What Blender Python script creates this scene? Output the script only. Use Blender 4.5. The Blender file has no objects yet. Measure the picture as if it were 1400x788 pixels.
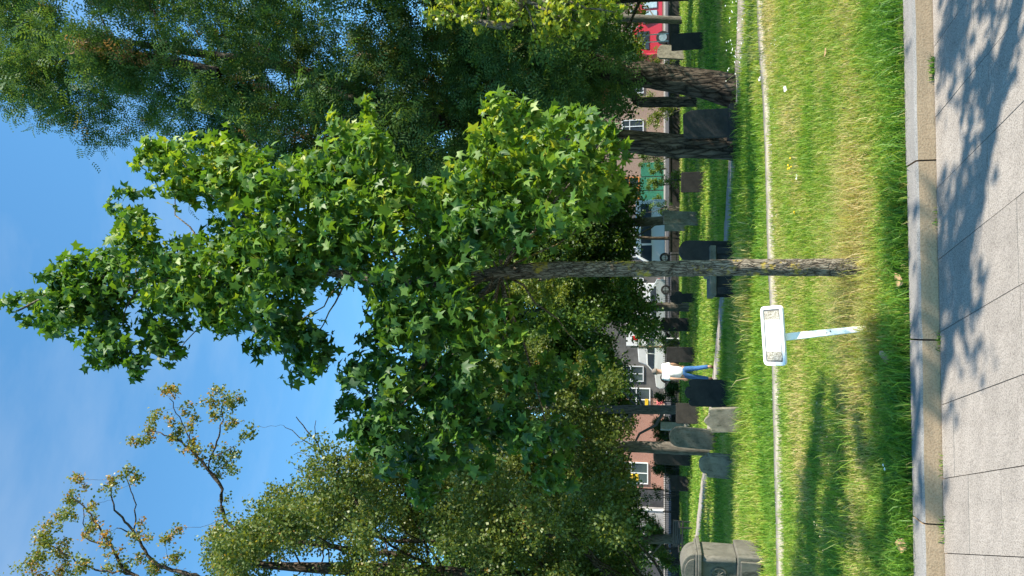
import bpy, bmesh, math, random
import numpy as np
from mathutils import Vector, Matrix
random.seed(7)
rng = np.random.default_rng(11)
R = math.radians
S = bpy.context.scene
C = S.collection

# ------------------------------------------------------------ camera
CAMH = 1.6
PITCH = math.atan(180 / 933.0)
cp, sp = math.cos(PITCH), math.sin(PITCH)
cam = bpy.data.objects.new('camera', bpy.data.cameras.new('camera'))
C.objects.link(cam)
cam.data.sensor_width = 36; cam.data.lens = 24.0
cam.data.clip_start = 0.05; cam.data.clip_end = 3000
# the picture was taken with the phone on its side: the sky is at the left of the frame
cam.matrix_world = Matrix(((0, 1, 0, 0), (sp, 0, -cp, 0), (-cp, 0, -sp, CAMH), (0, 0, 0, 1)))
S.camera = cam

# ------------------------------------------------------------ light
SUN_EL, SUN_AZ = 40.0, 110.0          # azimuth clockwise from +Y
w = bpy.data.worlds.new('World'); S.world = w; w.use_nodes = True
nt = w.node_tree
sky = nt.nodes.new('ShaderNodeTexSky'); sky.sky_type = 'NISHITA'; sky.sun_disc = False
sky.sun_elevation = R(SUN_EL); sky.sun_rotation = R(SUN_AZ)
sky.air_density = 1.0; sky.dust_density = 0.0; sky.ozone_density = 3.0
tint = nt.nodes.new('ShaderNodeMix'); tint.data_type = 'RGBA'; tint.blend_type = 'MULTIPLY'; tint.inputs[0].default_value = 1
tint.inputs[7].default_value = (.68, 1.1, 1.14, 1)          # the clear, slightly cyan blue of the day
nt.links.new(sky.outputs[0], tint.inputs[6]); cn = nt.nodes.new('ShaderNodeTexNoise'); cm_ = nt.nodes.new('ShaderNodeMapping'); ctc = nt.nodes.new('ShaderNodeTexCoord')
cm_.inputs['Scale'].default_value = (1.2, 1.2, 4.5); cm_.inputs['Rotation'].default_value = (.5, .9, .2); cn.inputs['Scale'].default_value = 1.6; cn.inputs['Detail'].default_value = 6; cn.inputs['Roughness'].default_value = .6
nt.links.new(ctc.outputs['Generated'], cm_.inputs[0]); nt.links.new(cm_.outputs[0], cn.inputs['Vector'])
cr = nt.nodes.new('ShaderNodeMapRange'); cr.inputs[1].default_value = .48; cr.inputs[2].default_value = .8; cr.inputs[4].default_value = .22; nt.links.new(cn.outputs[0], cr.inputs[0])
cloud = nt.nodes.new('ShaderNodeMix'); cloud.data_type = 'RGBA'; nt.links.new(cr.outputs[0], cloud.inputs[0]); nt.links.new(tint.outputs[2], cloud.inputs[6]); cloud.inputs[7].default_value = (3.2, 3.6, 4.0, 1)   # thin high wisps
nt.links.new(cloud.outputs[2], nt.nodes['Background'].inputs[0])
nt.nodes['Background'].inputs[1].default_value = 0.12
sun = bpy.data.objects.new('sun', bpy.data.lights.new('sun', 'SUN')); C.objects.link(sun)
sun.data.energy = 5.0; sun.data.angle = R(0.5); sun.data.color = (1, .92, .78)
sd = Vector((math.sin(R(SUN_AZ)) * math.cos(R(SUN_EL)), math.cos(R(SUN_AZ)) * math.cos(R(SUN_EL)), math.sin(R(SUN_EL))))
sun.rotation_euler = sd.to_track_quat('Z', 'Y').to_euler()
S.view_settings.view_transform = 'Standard'; S.view_settings.look = 'None'
S.view_settings.exposure = 1.2; S.view_settings.gamma = 1.0

# ------------------------------------------------------------ geometry helpers
def ray(px, py):
    a = (px - 700) / 933.0; b = (394 - py) / 933.0
    return np.array((b, cp + a * sp, sp - a * cp))
CAM = np.array((0, 0, CAMH))
def at(px, py, Y):
    d = ray(px, py); return CAM + d * (Y / d[1])
GY = [-50, 8, 13.7, 21, 30, 48, 65, 120, 900]
GZ = [0, 0, -.2, -.5, -.66, -.82, -.9, -1.0, -1.0]
ROADZ = -.3                    # the far road lies on a bank a little above the churchyard
def gz_far(y): return ROADZ if y > 49.3 else float(gz(y))
def gz(y): return np.interp(y, GY, GZ)
def gnd(px, py):
    d = ray(px, py); t = 1.0
    for _ in range(6000):
        P = CAM + d * t
        if P[2] <= gz(P[1]): return P
        t += .02
    return CAM + d * t
def scale_at(P): return 933.0 / (P[1] * cp + (P[2] - CAMH) * sp)

def set_props(o, label=None, cat=None, group=None, kind=None):
    if label: o['label'] = label
    if cat: o['category'] = cat
    if group: o['group'] = group
    if kind: o['kind'] = kind
    return o
def thing(name, label, cat, loc, rz=0, group=None):
    o = bpy.data.objects.new(name, None); C.objects.link(o)
    o.location = loc; o.rotation_euler = (0, 0, rz); o.empty_display_size = .1
    return set_props(o, label, cat, group)
def link(name, me, mats, parent=None):
    o = bpy.data.objects.new(name, me); C.objects.link(o)
    if not isinstance(mats, (list, tuple)): mats = [mats]
    if not me.materials:
        for m in mats: me.materials.append(m)
    if parent: o.parent = parent
    return o
def np_mesh(name, V, F, tone=None, smooth=False):
    """V (n,3), F (m,k) all faces with k corners"""
    V = np.asarray(V, np.float32); F = np.asarray(F, np.int32)
    me = bpy.data.meshes.new(name); k = F.shape[1]
    me.vertices.add(len(V)); me.vertices.foreach_set('co', V.ravel())
    me.loops.add(F.size); me.loops.foreach_set('vertex_index', F.ravel())
    me.polygons.add(len(F)); me.polygons.foreach_set('loop_start', np.arange(0, F.size, k, dtype=np.int32))
    if smooth: me.polygons.foreach_set('use_smooth', np.ones(len(F), bool))
    me.update(calc_edges=True)
    if tone is not None:
        at_ = me.attributes.new('tone', 'FLOAT', 'POINT'); at_.data.foreach_set('value', np.asarray(tone, np.float32))
    return me
class MB:
    """collects simple shapes into one mesh"""
    def __init__(s): s.v = []; s.f = []; s.m = []
    def add(s, V, F, m=0):
        o = len(s.v); s.v += [tuple(map(float, p)) for p in V]
        s.f += [tuple(i + o for i in f) for f in F]; s.m += [m] * len(F); return s
    def box(s, x0, x1, y0, y1, z0, z1, m=0):
        V = [(x0,y0,z0),(x1,y0,z0),(x1,y1,z0),(x0,y1,z0),(x0,y0,z1),(x1,y0,z1),(x1,y1,z1),(x0,y1,z1)]
        return s.add(V, [(3,2,1,0),(4,5,6,7),(0,1,5,4),(1,2,6,5),(2,3,7,6),(3,0,4,7)], m)
    def prism(s, poly, y0, y1, m=0):
        """poly of (x,z) counter-clockwise seen from -y, extruded y0..y1"""
        n = len(poly)
        V = [(x, y0, z) for x, z in poly] + [(x, y1, z) for x, z in poly]
        F = [tuple(range(n)), tuple(range(2*n-1, n-1, -1))]
        F += [(i, i + n, (i+1) % n + n, (i+1) % n) for i in range(n)]
        return s.add(V, F, m)
    def tube(s, P, r, k=8, m=0, cap=True):
        V, F = tube_np(P, r, k); s.add(V, [tuple(f) for f in F], m)
        if cap:
            n = len(V); s.f += [tuple(range(len(s.v)-k, len(s.v)))]; s.m += [m]
        return s
    def build(s, name, mats, parent=None, bevel=0, smooth=False, seg=2):
        me = bpy.data.meshes.new(name); me.from_pydata(s.v, [], s.f)
        if smooth: me.polygons.foreach_set('use_smooth', [True] * len(me.polygons))
        me.polygons.foreach_set('material_index', s.m); me.update()
        o = link(name, me, mats, parent)
        if bevel:
            b = o.modifiers.new('bevel', 'BEVEL'); b.width = bevel; b.segments = seg; b.limit_method = 'ANGLE'; b.angle_limit = R(40)
        return o
def tube_np(P, r, k=8, rough=0, seed=0, furrow=0, nf=9):
    P = np.asarray(P, float); n = len(P); r = np.broadcast_to(np.asarray(r, float), (n,))
    T = np.gradient(P, axis=0); T /= np.linalg.norm(T, axis=1, keepdims=True) + 1e-9
    ref = np.array((1, 0, 0.0)) if abs(T[0, 0]) < .8 else np.array((0, 1.0, 0))
    A = np.cross(T, ref); A /= np.linalg.norm(A, axis=1, keepdims=True) + 1e-9
    B = np.cross(T, A); th = np.linspace(0, 2*np.pi, k, endpoint=False)
    rr = np.repeat(r[:, None], k, 1)
    rs = np.random.default_rng(seed)
    if rough: rr = rr * (1 + rough * rs.standard_normal((n, k)))
    if furrow:
        z = np.arange(n)[:, None]
        ph = np.cumsum(rs.normal(0, .25, n))[:, None]
        rr = rr * (1 + furrow * (np.abs(np.sin(nf * .5 * th[None] + ph + .9*np.sin(z*.31 + 2*th[None])))*2 - 1.2)
                   + furrow * .5 * rs.standard_normal((n, k)))
    V = P[:, None] + rr[..., None] * (np.cos(th)[None, :, None] * A[:, None] + np.sin(th)[None, :, None] * B[:, None])
    i = np.arange(n-1)[:, None] * k; j = np.arange(k)[None]; jn = (j + 1) % k
    F = np.stack([i + j, i + jn, i + k + jn, i + k + j], -1).reshape(-1, 4)
    return V.reshape(-1, 3), F
def resample(P, step):
    P = np.asarray(P, float); n = len(P)
    # Catmull-Rom through the points
    out = []; Q = np.vstack([2*P[0]-P[1], P, 2*P[-1]-P[-2]])
    for i in range(n-1):
        a, b, c, d = Q[i:i+4]; m = max(2, int(np.linalg.norm(c[:3]-b[:3]) / step))
        t = np.linspace(0, 1, m, endpoint=False)[:, None]
        out.append(.5 * (2*b + (c-a)*t + (2*a-5*b+4*c-d)*t*t + (3*b-a-3*c+d)*t**3))
    out.append(P[-1:]); return np.vstack(out)

# ------------------------------------------------------------ materials
def mat(name):
    m = bpy.data.materials.new(name); m.use_nodes = True
    return m, m.node_tree, m.node_tree.nodes['Principled BSDF']
def ramp(nt, stops):
    r = nt.nodes.new('ShaderNodeValToRGB'); e = r.color_ramp.elements
    while len(e) < len(stops): e.new(.5)
    for i, (p, c) in enumerate(stops): e[i].position = p; e[i].color = (*c, 1)
    return r
def noise(nt, sc, detail=4, rough=.6, vec=None, coord='Object', stretch=None):
    n = nt.nodes.new('ShaderNodeTexNoise'); n.inputs['Scale'].default_value = sc
    n.inputs['Detail'].default_value = detail; n.inputs['Roughness'].default_value = rough
    tc = nt.nodes.new('ShaderNodeTexCoord'); src = tc.outputs[coord]
    if stretch:
        mp = nt.nodes.new('ShaderNodeMapping'); mp.inputs['Scale'].default_value = stretch
        nt.links.new(src, mp.inputs[0]); src = mp.outputs[0]
    nt.links.new(src, n.inputs['Vector']); return n
def bump(nt, b, h, strength=.5, dist=.02):
    n = nt.nodes.new('ShaderNodeBump'); n.inputs['Strength'].default_value = strength; n.inputs['Distance'].default_value = dist
    nt.links.new(h, n.inputs['Height']); nt.links.new(n.outputs[0], b.inputs['Normal'])
def flat(name, col, rough=.6, metal=0, var=.25, sc=6, spec=.4, bmp=.15):
    m, t, b = mat(name); n = noise(t, sc, 5)
    r = ramp(t, [(.3, tuple(c*(1-var) for c in col)), (.7, tuple(min(1, c*(1+var)) for c in col))])
    t.links.new(n.outputs[0], r.inputs[0]); t.links.new(r.outputs[0], b.inputs['Base Color'])
    b.inputs['Roughness'].default_value = rough; b.inputs['Metallic'].default_value = metal
    b.inputs['Specular IOR Level'].default_value = spec
    if bmp: bump(t, b, n.outputs[0], bmp, .01)
    return m
def leaf_mat(name, stops, trans=.4, rough=.45, spec=.4, tcol=(1.5, 1.35, .5)):
    m, t, b = mat(name)
    a = t.nodes.new('ShaderNodeAttribute'); a.attribute_name = 'tone'
    r = ramp(t, stops); t.links.new(a.outputs['Fac'], r.inputs[0])
    t.links.new(r.outputs[0], b.inputs['Base Color'])
    b.inputs['Roughness'].default_value = rough; b.inputs['Specular IOR Level'].default_value = spec
    tr = t.nodes.new('ShaderNodeBsdfTranslucent'); mx = t.nodes.new('ShaderNodeMix'); mx.data_type = 'RGBA'; mx.blend_type = 'MULTIPLY'
    mx.inputs[0].default_value = 1; t.links.new(r.outputs[0], mx.inputs[6]); mx.inputs[7].default_value = (*tcol, 1)
    t.links.new(mx.outputs[2], tr.inputs[0])
    ms = t.nodes.new('ShaderNodeMixShader'); ms.inputs[0].default_value = trans
    t.links.new(b.outputs[0], ms.inputs[1]); t.links.new(tr.outputs[0], ms.inputs[2])
    t.links.new(ms.outputs[0], t.nodes['Material Output'].inputs[0]); return m
def bark_mat(name, dark, light, sc=9, lichen=None, strg=.8, plates=0):
    m, t, b = mat(name)
    n = noise(t, sc, 7, .65, stretch=(1.6, 1.6, .35)); r = ramp(t, [(.36, dark), (.62, light)])
    t.links.new(n.outputs[0], r.inputs[0]); out = r.outputs[0]
    hgt = n.outputs[0]
    if plates:
        vo = t.nodes.new('ShaderNodeTexVoronoi'); vo.feature = 'DISTANCE_TO_EDGE'; vo.inputs['Scale'].default_value = plates
        tc = t.nodes.new('ShaderNodeTexCoord'); mp = t.nodes.new('ShaderNodeMapping'); mp.inputs['Scale'].default_value = (1, 1, .16); n3 = noise(t, 12, 3)
        ad = t.nodes.new('ShaderNodeVectorMath'); ad.operation = 'MULTIPLY_ADD'; t.links.new(n3.outputs[1], ad.inputs[0]); ad.inputs[1].default_value = (.05,.05,.08); t.links.new(tc.outputs['Object'], ad.inputs[2])
        t.links.new(ad.outputs[0], mp.inputs[0]); t.links.new(mp.outputs[0], vo.inputs['Vector'])
        r3 = ramp(t, [(.0, (.16,.14,.12)), (.05, (.55,.53,.5)), (.2, (1,1,1))]); t.links.new(vo.outputs[0], r3.inputs[0])
        mx = t.nodes.new('ShaderNodeMix'); mx.data_type = 'RGBA'; mx.blend_type = 'MULTIPLY'; mx.inputs[0].default_value = 1; t.links.new(out, mx.inputs[6]); t.links.new(r3.outputs[0], mx.inputs[7]); out = mx.outputs[2]; hgt = r3.outputs[0]
    if lichen:
        n2 = noise(t, 5, 5, .7); r2 = ramp(t, [(.55, (0,0,0)), (.63, (1,1,1))]); t.links.new(n2.outputs[0], r2.inputs[0])
        mx = t.nodes.new('ShaderNodeMix'); mx.data_type = 'RGBA'; t.links.new(r2.outputs[0], mx.inputs[0])
        t.links.new(out, mx.inputs[6]); mx.inputs[7].default_value = (*lichen, 1); out = mx.outputs[2]
    t.links.new(out, b.inputs['Base Color']); b.inputs['Roughness'].default_value = .9; b.inputs['Specular IOR Level'].default_value = .2
    bump(t, b, hgt, strg, .02); return m
def stone_mat(name, a, bcol, lich=(.25, .26, .2), amount=.55, sc=3):
    m, t, b = mat(name)
    n = noise(t, sc, 8, .7); r = ramp(t, [(.32, a), (.68, bcol)]); t.links.new(n.outputs[0], r.inputs[0])
    n2 = noise(t, 9, 6, .7, stretch=(1, 1, .4)); r2 = ramp(t, [(amount, (0,0,0)), (amount+.12, (1,1,1))]); t.links.new(n2.outputs[0], r2.inputs[0])
    mx = t.nodes.new('ShaderNodeMix'); mx.data_type = 'RGBA'; t.links.new(r2.outputs[0], mx.inputs[0])
    t.links.new(r.outputs[0], mx.inputs[6]); mx.inputs[7].default_value = (*lich, 1)
    t.links.new(mx.outputs[2], b.inputs['Base Color']); b.inputs['Roughness'].default_value = .85; b.inputs['Specular IOR Level'].default_value = .25
    bump(t, b, n2.outputs[0], .5, .02); return m

M = {}
M['gum'] = leaf_mat('sweetgum_leaf', [(0, (.02,.065,.018)), (.45, (.065,.155,.022)), (.8, (.16,.27,.03)), (1, (.34,.38,.05))], .4, .5, .4)
M['locust'] = leaf_mat('locust_leaf', [(0, (.035,.085,.034)), (.5, (.075,.15,.05)), (.85, (.16,.23,.05)), (1, (.28,.17,.1))], .38, .6, .2)
M['maple'] = leaf_mat('maple_leaf', [(0, (.12,.19,.025)), (.5, (.22,.3,.035)), (1, (.38,.4,.06))], .4)
M['linden'] = leaf_mat('linden_leaf', [(0, (.06,.1,.022)), (.5, (.125,.17,.036)), (.85, (.21,.22,.05)), (1, (.4,.21,.055))], .36)
M['bush'] = leaf_mat('bush_leaf', [(0, (.03,.075,.016)), (.5, (.075,.145,.026)), (1, (.17,.25,.035))], .34)
M['lime'] = leaf_mat('lime_leaf', [(0, (.08,.13,.02)), (1, (.22,.26,.04))], .4)
M['grass'] = leaf_mat('grass_blade', [(0, (.05,.15,.018)), (.35, (.15,.3,.03)), (.65, (.3,.39,.06)), (.85, (.48,.42,.16)), (1, (.58,.46,.24))], .38, .5, .3, (1.3,1.25,.6))
M['bark'] = bark_mat('grey_brown_bark', (.09,.075,.058), (.27,.23,.18), 34, (.36,.27,.04), .6, 52)
M['bark_dark'] = bark_mat('dark_furrowed_bark', (.025,.019,.014), (.13,.1,.074), 7, None, 1, 11)
M['bark_grey'] = bark_mat('grey_bark', (.06,.05,.042), (.17,.15,.125), 10)
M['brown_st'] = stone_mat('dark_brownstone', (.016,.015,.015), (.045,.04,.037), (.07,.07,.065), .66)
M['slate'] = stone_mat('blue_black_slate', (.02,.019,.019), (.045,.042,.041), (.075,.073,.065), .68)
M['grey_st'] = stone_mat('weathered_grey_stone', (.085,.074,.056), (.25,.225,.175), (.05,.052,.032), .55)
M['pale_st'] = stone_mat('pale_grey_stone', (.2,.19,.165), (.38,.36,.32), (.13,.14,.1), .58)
M['mon_st'] = stone_mat('monument_stone', (.075,.07,.058), (.16,.15,.125), (.045,.045,.036), .54)
M['white'] = flat('white_paint', (.8,.8,.78), .65, 0, .05, 14, .25)
M['white_dull'] = flat('dull_white_paint', (.62,.63,.64), .5, 0, .08, 2)
M['black'] = flat('black_iron', (.02,.02,.022), .5)
M['glass'] = flat('dark_glass', (.035,.045,.06), .08, 0, .3, 1, .6, 0)
M['tyre'] = flat('tyre_rubber', (.02,.02,.02), .8)
M['rim'] = flat('wheel_rim', (.45,.45,.46), .35, .8)
M['lamp_red'] = flat('red_lens', (.5,.02,.02), .2)
M['lamp_clear'] = flat('clear_lens', (.75,.75,.72), .15)
M['asphalt'] = flat('asphalt', (.05,.05,.052), .9, 0, .25, 3)
M['tan_wood'] = flat('tan_timber', (.38,.26,.12), .7)

# ------------------------------------------------------------ setting: lawn, paths, road
TH = math.atan(.05)                       # the kerb runs very slightly away to the right
tk = np.array((math.cos(TH), math.sin(TH))); nk = np.array((-math.sin(TH), math.cos(TH)))
K0 = np.array((0, 4.60)) # back edge of the kerb, at x = 0
def kerb_xy(s, n): return K0 + tk * s + nk * n    # s along, n towards the lawn
def vnoise(x, y, sc, seed):
    rs = np.random.default_rng(seed); v = 0
    for _ in range(7):
        a = rs.uniform(0, 2*np.pi); f = sc * rs.uniform(.5, 1.6); v = v + np.sin((x*np.cos(a) + y*np.sin(a)) * f + rs.uniform(0, 6.3))
    return v / 4.0
def pathline(pts): return np.array([gnd(a, b)[:2] for a, b in pts])
PATH1 = pathline([(1036,-150),(1042,40),(1048,120),(1053,230),(1056,340),(1060,420),(1064,560),(1067,680),(1070,788),(1074,950)])
PATH2 = pathline([(1020,-80),(1013,60),(1008,140),(1002,220),(994,330),(987,430),(977,530),(964,650),(955,720),(947,800),(940,920)])
W1, W2 = .17, .55
def dist_path(x, y, P):
    d = np.full(np.shape(x), 1e9)
    for a, b in zip(P[:-1], P[1:]):
        ab = b - a; t = np.clip(((x-a[0])*ab[0] + (y-a[1])*ab[1]) / (ab@ab), 0, 1)
        d = np.minimum(d, np.hypot(x - a[0] - t*ab[0], y - a[1] - t*ab[1]))
    return d
m, t, b = mat('lawn_soil')
n1 = noise(t, .9, 6, .65); n2 = noise(t, 14, 5, .7)
r1 = ramp(t, [(.3, (.06,.14,.02)), (.5, (.13,.22,.03)), (.68, (.24,.24,.08))]); t.links.new(n1.outputs[0], r1.inputs[0])
r2 = ramp(t, [(.35, (.35,.35,.35)), (.7, (1.15,1.15,1.15))]); t.links.new(n2.outputs[0], r2.inputs[0])
mx = t.nodes.new('ShaderNodeMix'); mx.data_type = 'RGBA'; mx.blend_type = 'MULTIPLY'; mx.inputs[0].default_value = 1
t.links.new(r1.outputs[0], mx.inputs[6]); t.links.new(r2.outputs[0], mx.inputs[7]); t.links.new(mx.outputs[2], b.inputs['Base Color'])
b.inputs['Roughness'].default_value = 1; b.inputs['Specular IOR Level'].default_value = .1; bump(t, b, n2.outputs[0], .8, .05)
M['lawn'] = m
xs = np.concatenate([[-800,-300,-120,-60,-35], np.linspace(-24, 24, 97), [35,60,120,300,800]])
ns = np.concatenate([np.linspace(0, 30, 101), [32,35,38,42,46,51,56,62,75,100,150,300,900]])
XX, NN = np.meshgrid(xs, ns); XY = K0 + XX[..., None]*tk + NN[..., None]*nk
ZZ = gz(XY[..., 1]) + .012*vnoise(XY[..., 0], XY[..., 1], 2.2, 3) - .005
ZZ[0] = -.03
nx = len(xs); i = np.arange(len(ns)-1)[:, None]*nx; j = np.arange(nx-1)[None]
F = np.stack([i+j, i+j+1, i+nx+j+1, i+nx+j], -1).reshape(-1, 4)
o = link('lawn', np_mesh('lawn', np.dstack([XY, ZZ]).reshape(-1, 3), F, smooth=True), M['lawn']); o['kind'] = 'structure'

M['path'] = flat('pale_path_concrete', (.36,.32,.26), .9, 0, .35, 5)
M['path2'] = flat('grey_footpath', (.3,.27,.24), .9, 0, .3, 4)
def strip(name, P, wd, m, h):
    Q = resample(P, .3); T = np.gradient(Q, axis=0); T /= np.linalg.norm(T, axis=1, keepdims=True); N = np.stack([-T[:,1], T[:,0]], 1)
    rag = wd * (1 + .1*rng.standard_normal((len(Q), 2)))
    L = Q + N*rag[:, :1]; Rr = Q - N*rag[:, 1:]; z = gz(Q[:,1]) + h
    V = np.concatenate([np.c_[L, z-.06], np.c_[L, z], np.c_[Rr, z], np.c_[Rr, z-.06]]); k = len(Q)
    F = [(a*k+i, a*k+i+1, (a+1)*k+i+1, (a+1)*k+i) for a in range(3) for i in range(k-1)]
    o = link(name, np_mesh(name, V, F), m); o['kind'] = 'structure'; return o
strip('edging_path', PATH1, W1, M['path'], .035)
strip('footpath', PATH2, W2, M['path2'], .02)
mb = MB(); mb.box(-120, 120, 49.3, 61.2, -1.4, ROADZ); o = mb.build('road', M['asphalt']); o['kind'] = 'structure'
mb = MB(); mb.box(-120, 120, 61.2, 63.9, -1.4, ROADZ + .1); o = mb.build('far_pavement', flat('far_pavement_concrete', (.3,.28,.26), .9)); o['kind'] = 'structure'

# kerb and pavement
def slab_mat(name, base, spk, sc=55):
    m, t, b = mat(name)
    a = t.nodes.new('ShaderNodeObjectInfo')
    n = noise(t, 2.2, 6, .7, coord='Generated'); n2 = noise(t, sc, 3, .75)
    r = ramp(t, [(.35, tuple(c*.86 for c in base)), (.65, tuple(c*1.08 for c in base))]); t.links.new(n.outputs[0], r.inputs[0])
    r2 = ramp(t, [(.38, spk), (.56, (1.05,1.05,1.05))]); t.links.new(n2.outputs[0], r2.inputs[0])
    mx = t.nodes.new('ShaderNodeMix'); mx.data_type = 'RGBA'; mx.blend_type = 'MULTIPLY'; mx.inputs[0].default_value = 1
    t.links.new(r.outputs[0], mx.inputs[6]); t.links.new(r2.outputs[0], mx.inputs[7])
    hs = t.nodes.new('ShaderNodeHueSaturation'); mr = t.nodes.new('ShaderNodeMapRange')
    mr.inputs[3].default_value = .95; mr.inputs[4].default_value = 1.04
    t.links.new(a.outputs['Random'], mr.inputs[0]); t.links.new(mr.outputs[0], hs.inputs['Value'])
    t.links.new(mx.outputs[2], hs.inputs['Color']); t.links.new(hs.outputs[0], b.inputs['Base Color'])
    b.inputs['Roughness'].default_value = .9; b.inputs['Specular IOR Level'].default_value = .2
    bump(t, b, n2.outputs[0], .6, .006); return m
M['paver'] = slab_mat('concrete_paver', (.325,.29,.255), (.6,.585,.575), 130)
M['kerb_top'] = slab_mat('grey_kerb_top', (.28,.265,.25), (.65,.65,.66), 150)
M['kerb_face'] = slab_mat('brown_kerb_face', (.37,.27,.18), (.8,.78,.74), 90)
M['joint'] = flat('joint_dirt', (.05,.042,.035), 1)
KD, KH = .17, .105                          # kerb depth, height over the pavement
def sx(px_y, n):                            # kerb coordinate of a frame height
    for s in np.linspace(-8, 8, 3201):
        x, y = kerb_xy(s, n); zc = y*cp + (0-CAMH)*sp
        if 394 - 933*x/zc <= px_y: return s
    return 0
kerb = MB().box(-30, 30, -KD+.02, 0, -.3, -.03).build('kerb', M['joint']); kerb['kind'] = 'structure'
kerb.location = (*kerb_xy(0, 0), 0); kerb.rotation_euler = (0, 0, TH)
j1, j2, j3 = sx(717, -KD), sx(466, -KD), sx(220, -KD); L = (j3 - j1) / 2
edges = [j1 - 5*L, j1 - 4*L, j1 - 3*L, j1 - 2*L, j1 - L, j1, j2, j3] + [j3 + L*q for q in range(1, 6)]
for q, (a, c) in enumerate(zip(edges[:-1], edges[1:])):
    mb = MB(); g = .005; dz = random.uniform(-.004, .004)
    rs = np.random.default_rng(q); nseg = 8
    X = np.linspace(a+g, c-g, nseg+1); V = []
    for x in X:
        e = rs.normal(0, .0018, 4)
        V += [(x, -KD+e[0], -.2), (x, -KD+e[1]+.004, -.012+dz+e[2]), (x, -KD+.014, dz+e[3]), (x, .0, dz-.004), (x, 0, -.2)]
    Fq = []; mi = []
    for k in range(nseg):
        o0 = k*5
        for r_ in range(4):
            Fq.append((o0+r_, o0+5+r_, o0+6+r_, o0+r_+1)); mi.append(1 if r_ == 0 else 0)
    Fq += [(0,1,2,3,4), tuple(range(len(V)-1, len(V)-6, -1))]; mi += [1, 1]
    mb.v = V; mb.f = Fq; mb.m = mi
    mb.build('kerb_stone', [M['kerb_top'], M['kerb_face']], kerb)
# pavement: a plane that climbs gently to the kerb, joints laid on a slant
SL = .075
def pave_z(n): return -KH + SL*(n + KD)
pv = MB(); A = kerb_xy(-30, -KD+.01); Bq = kerb_xy(30, -KD+.01); Cq = kerb_xy(30, -16); D = kerb_xy(-30, -16)
pv.add([(*A, pave_z(-KD)-.02), (*Bq, pave_z(-KD)-.02), (*Cq, pave_z(-16)-.02), (*D, pave_z(-16)-.02)], [(3,2,1,0)])
pave = pv.build('pavement', M['joint']); pave['kind'] = 'structure'
PWID = .425; skew = math.tan(R(17))
s0 = sx(755, -KD)
def sh(n): return -(n + KD)*skew
PD = .30
for col in range(-10, 13):
    n0 = -KD - .010; first = random.uniform(.1, PD)
    for row in range(12):
        n1_ = n0 - (first if row == 0 else PD)
        na, nb_ = n0, n1_ + .0022
        a0 = s0 + col*PWID + .002; a1 = a0 + PWID - .0045; dz = random.uniform(-.0015, .0015)
        q = [(a0+sh(na), na), (a1+sh(na), na), (a1+sh(nb_), nb_), (a0+sh(nb_), nb_)]
        ctr = kerb_xy((q[0][0]+q[2][0])/2, (na+nb_)/2); cz = pave_z((na+nb_)/2)
        V = [(*(kerb_xy(s_, n_)-ctr), pave_z(n_)-cz-.03) for s_, n_ in q] + [(*(kerb_xy(s_, n_)-ctr), pave_z(n_)-cz+dz) for s_, n_ in q]
        o = MB().add(V, [(7,6,5,4),(4,5,1,0),(5,6,2,1),(6,7,3,2),(7,4,0,3)]).build('paver', M['paver'], pave); o.location = (*ctr, cz)
        n0 = n1_

# ------------------------------------------------------------ grass
def blades(x, y, h, wd, tone, lean=.45, name='grass', z=None):
    n = len(x); az = rng.uniform(0, 2*np.pi, n); ln = h*np.abs(rng.normal(lean, .28, n)); fa = rng.uniform(0, np.pi, n)
    z = gz(y) if z is None else z
    P = np.c_[x, y, z-.01]; d = np.c_[np.cos(az), np.sin(az), np.zeros(n)]; s = np.c_[np.cos(fa), np.sin(fa), np.zeros(n)]*(wd*.5)[:, None]
    up = np.array((0, 0, 1.0)); mid = P + d*(ln*.3)[:, None] + up*(h*.6)[:, None]
    hz = np.sqrt(np.maximum(h**2 - ln**2*.8, (h*.35)**2)); tip = P + d*ln[:, None] + up*hz[:, None]
    V = np.stack([P-s, P+s, mid+s*.8, mid-s*.8, tip], 1).reshape(-1, 3)
    o = np.arange(n)[:, None]*5
    F = np.concatenate([o+np.array([[0,1,2]]), o+np.array([[0,2,3]]), o+np.array([[3,2,4]])], 1).reshape(-1, 3)
    tn = np.repeat(tone, 5) + np.tile([-.06,-.06,.0,.0,.08], n)
    me = np_mesh(name, V, F, np.clip(tn, 0, 1)); ob = link(name, me, M['grass']); ob['kind'] = 'stuff'; return ob
def spread(n, n0, n1, halfw):
    nn = rng.uniform(n0, n1, n); s = rng.uniform(-1, 1, n)*(halfw if np.isscalar(halfw) else np.interp(nn, [n0, n1], halfw))
    p = K0 + s[:, None]*tk + nn[:, None]*nk; return p[:, 0], p[:, 1], nn
def keep_off(x, y):
    return (dist_path(x, y, PATH1) > W1*(.35+.75*rng.random(len(x)))) & (dist_path(x, y, PATH2) > W2*(.85+.2*rng.random(len(x))))
def dryness(x, y): return .53 + .2*vnoise(x, y, 1.3, 5) + .16*vnoise(x, y, 4, 6) + .1*vnoise(x, y, 11, 8) 
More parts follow.
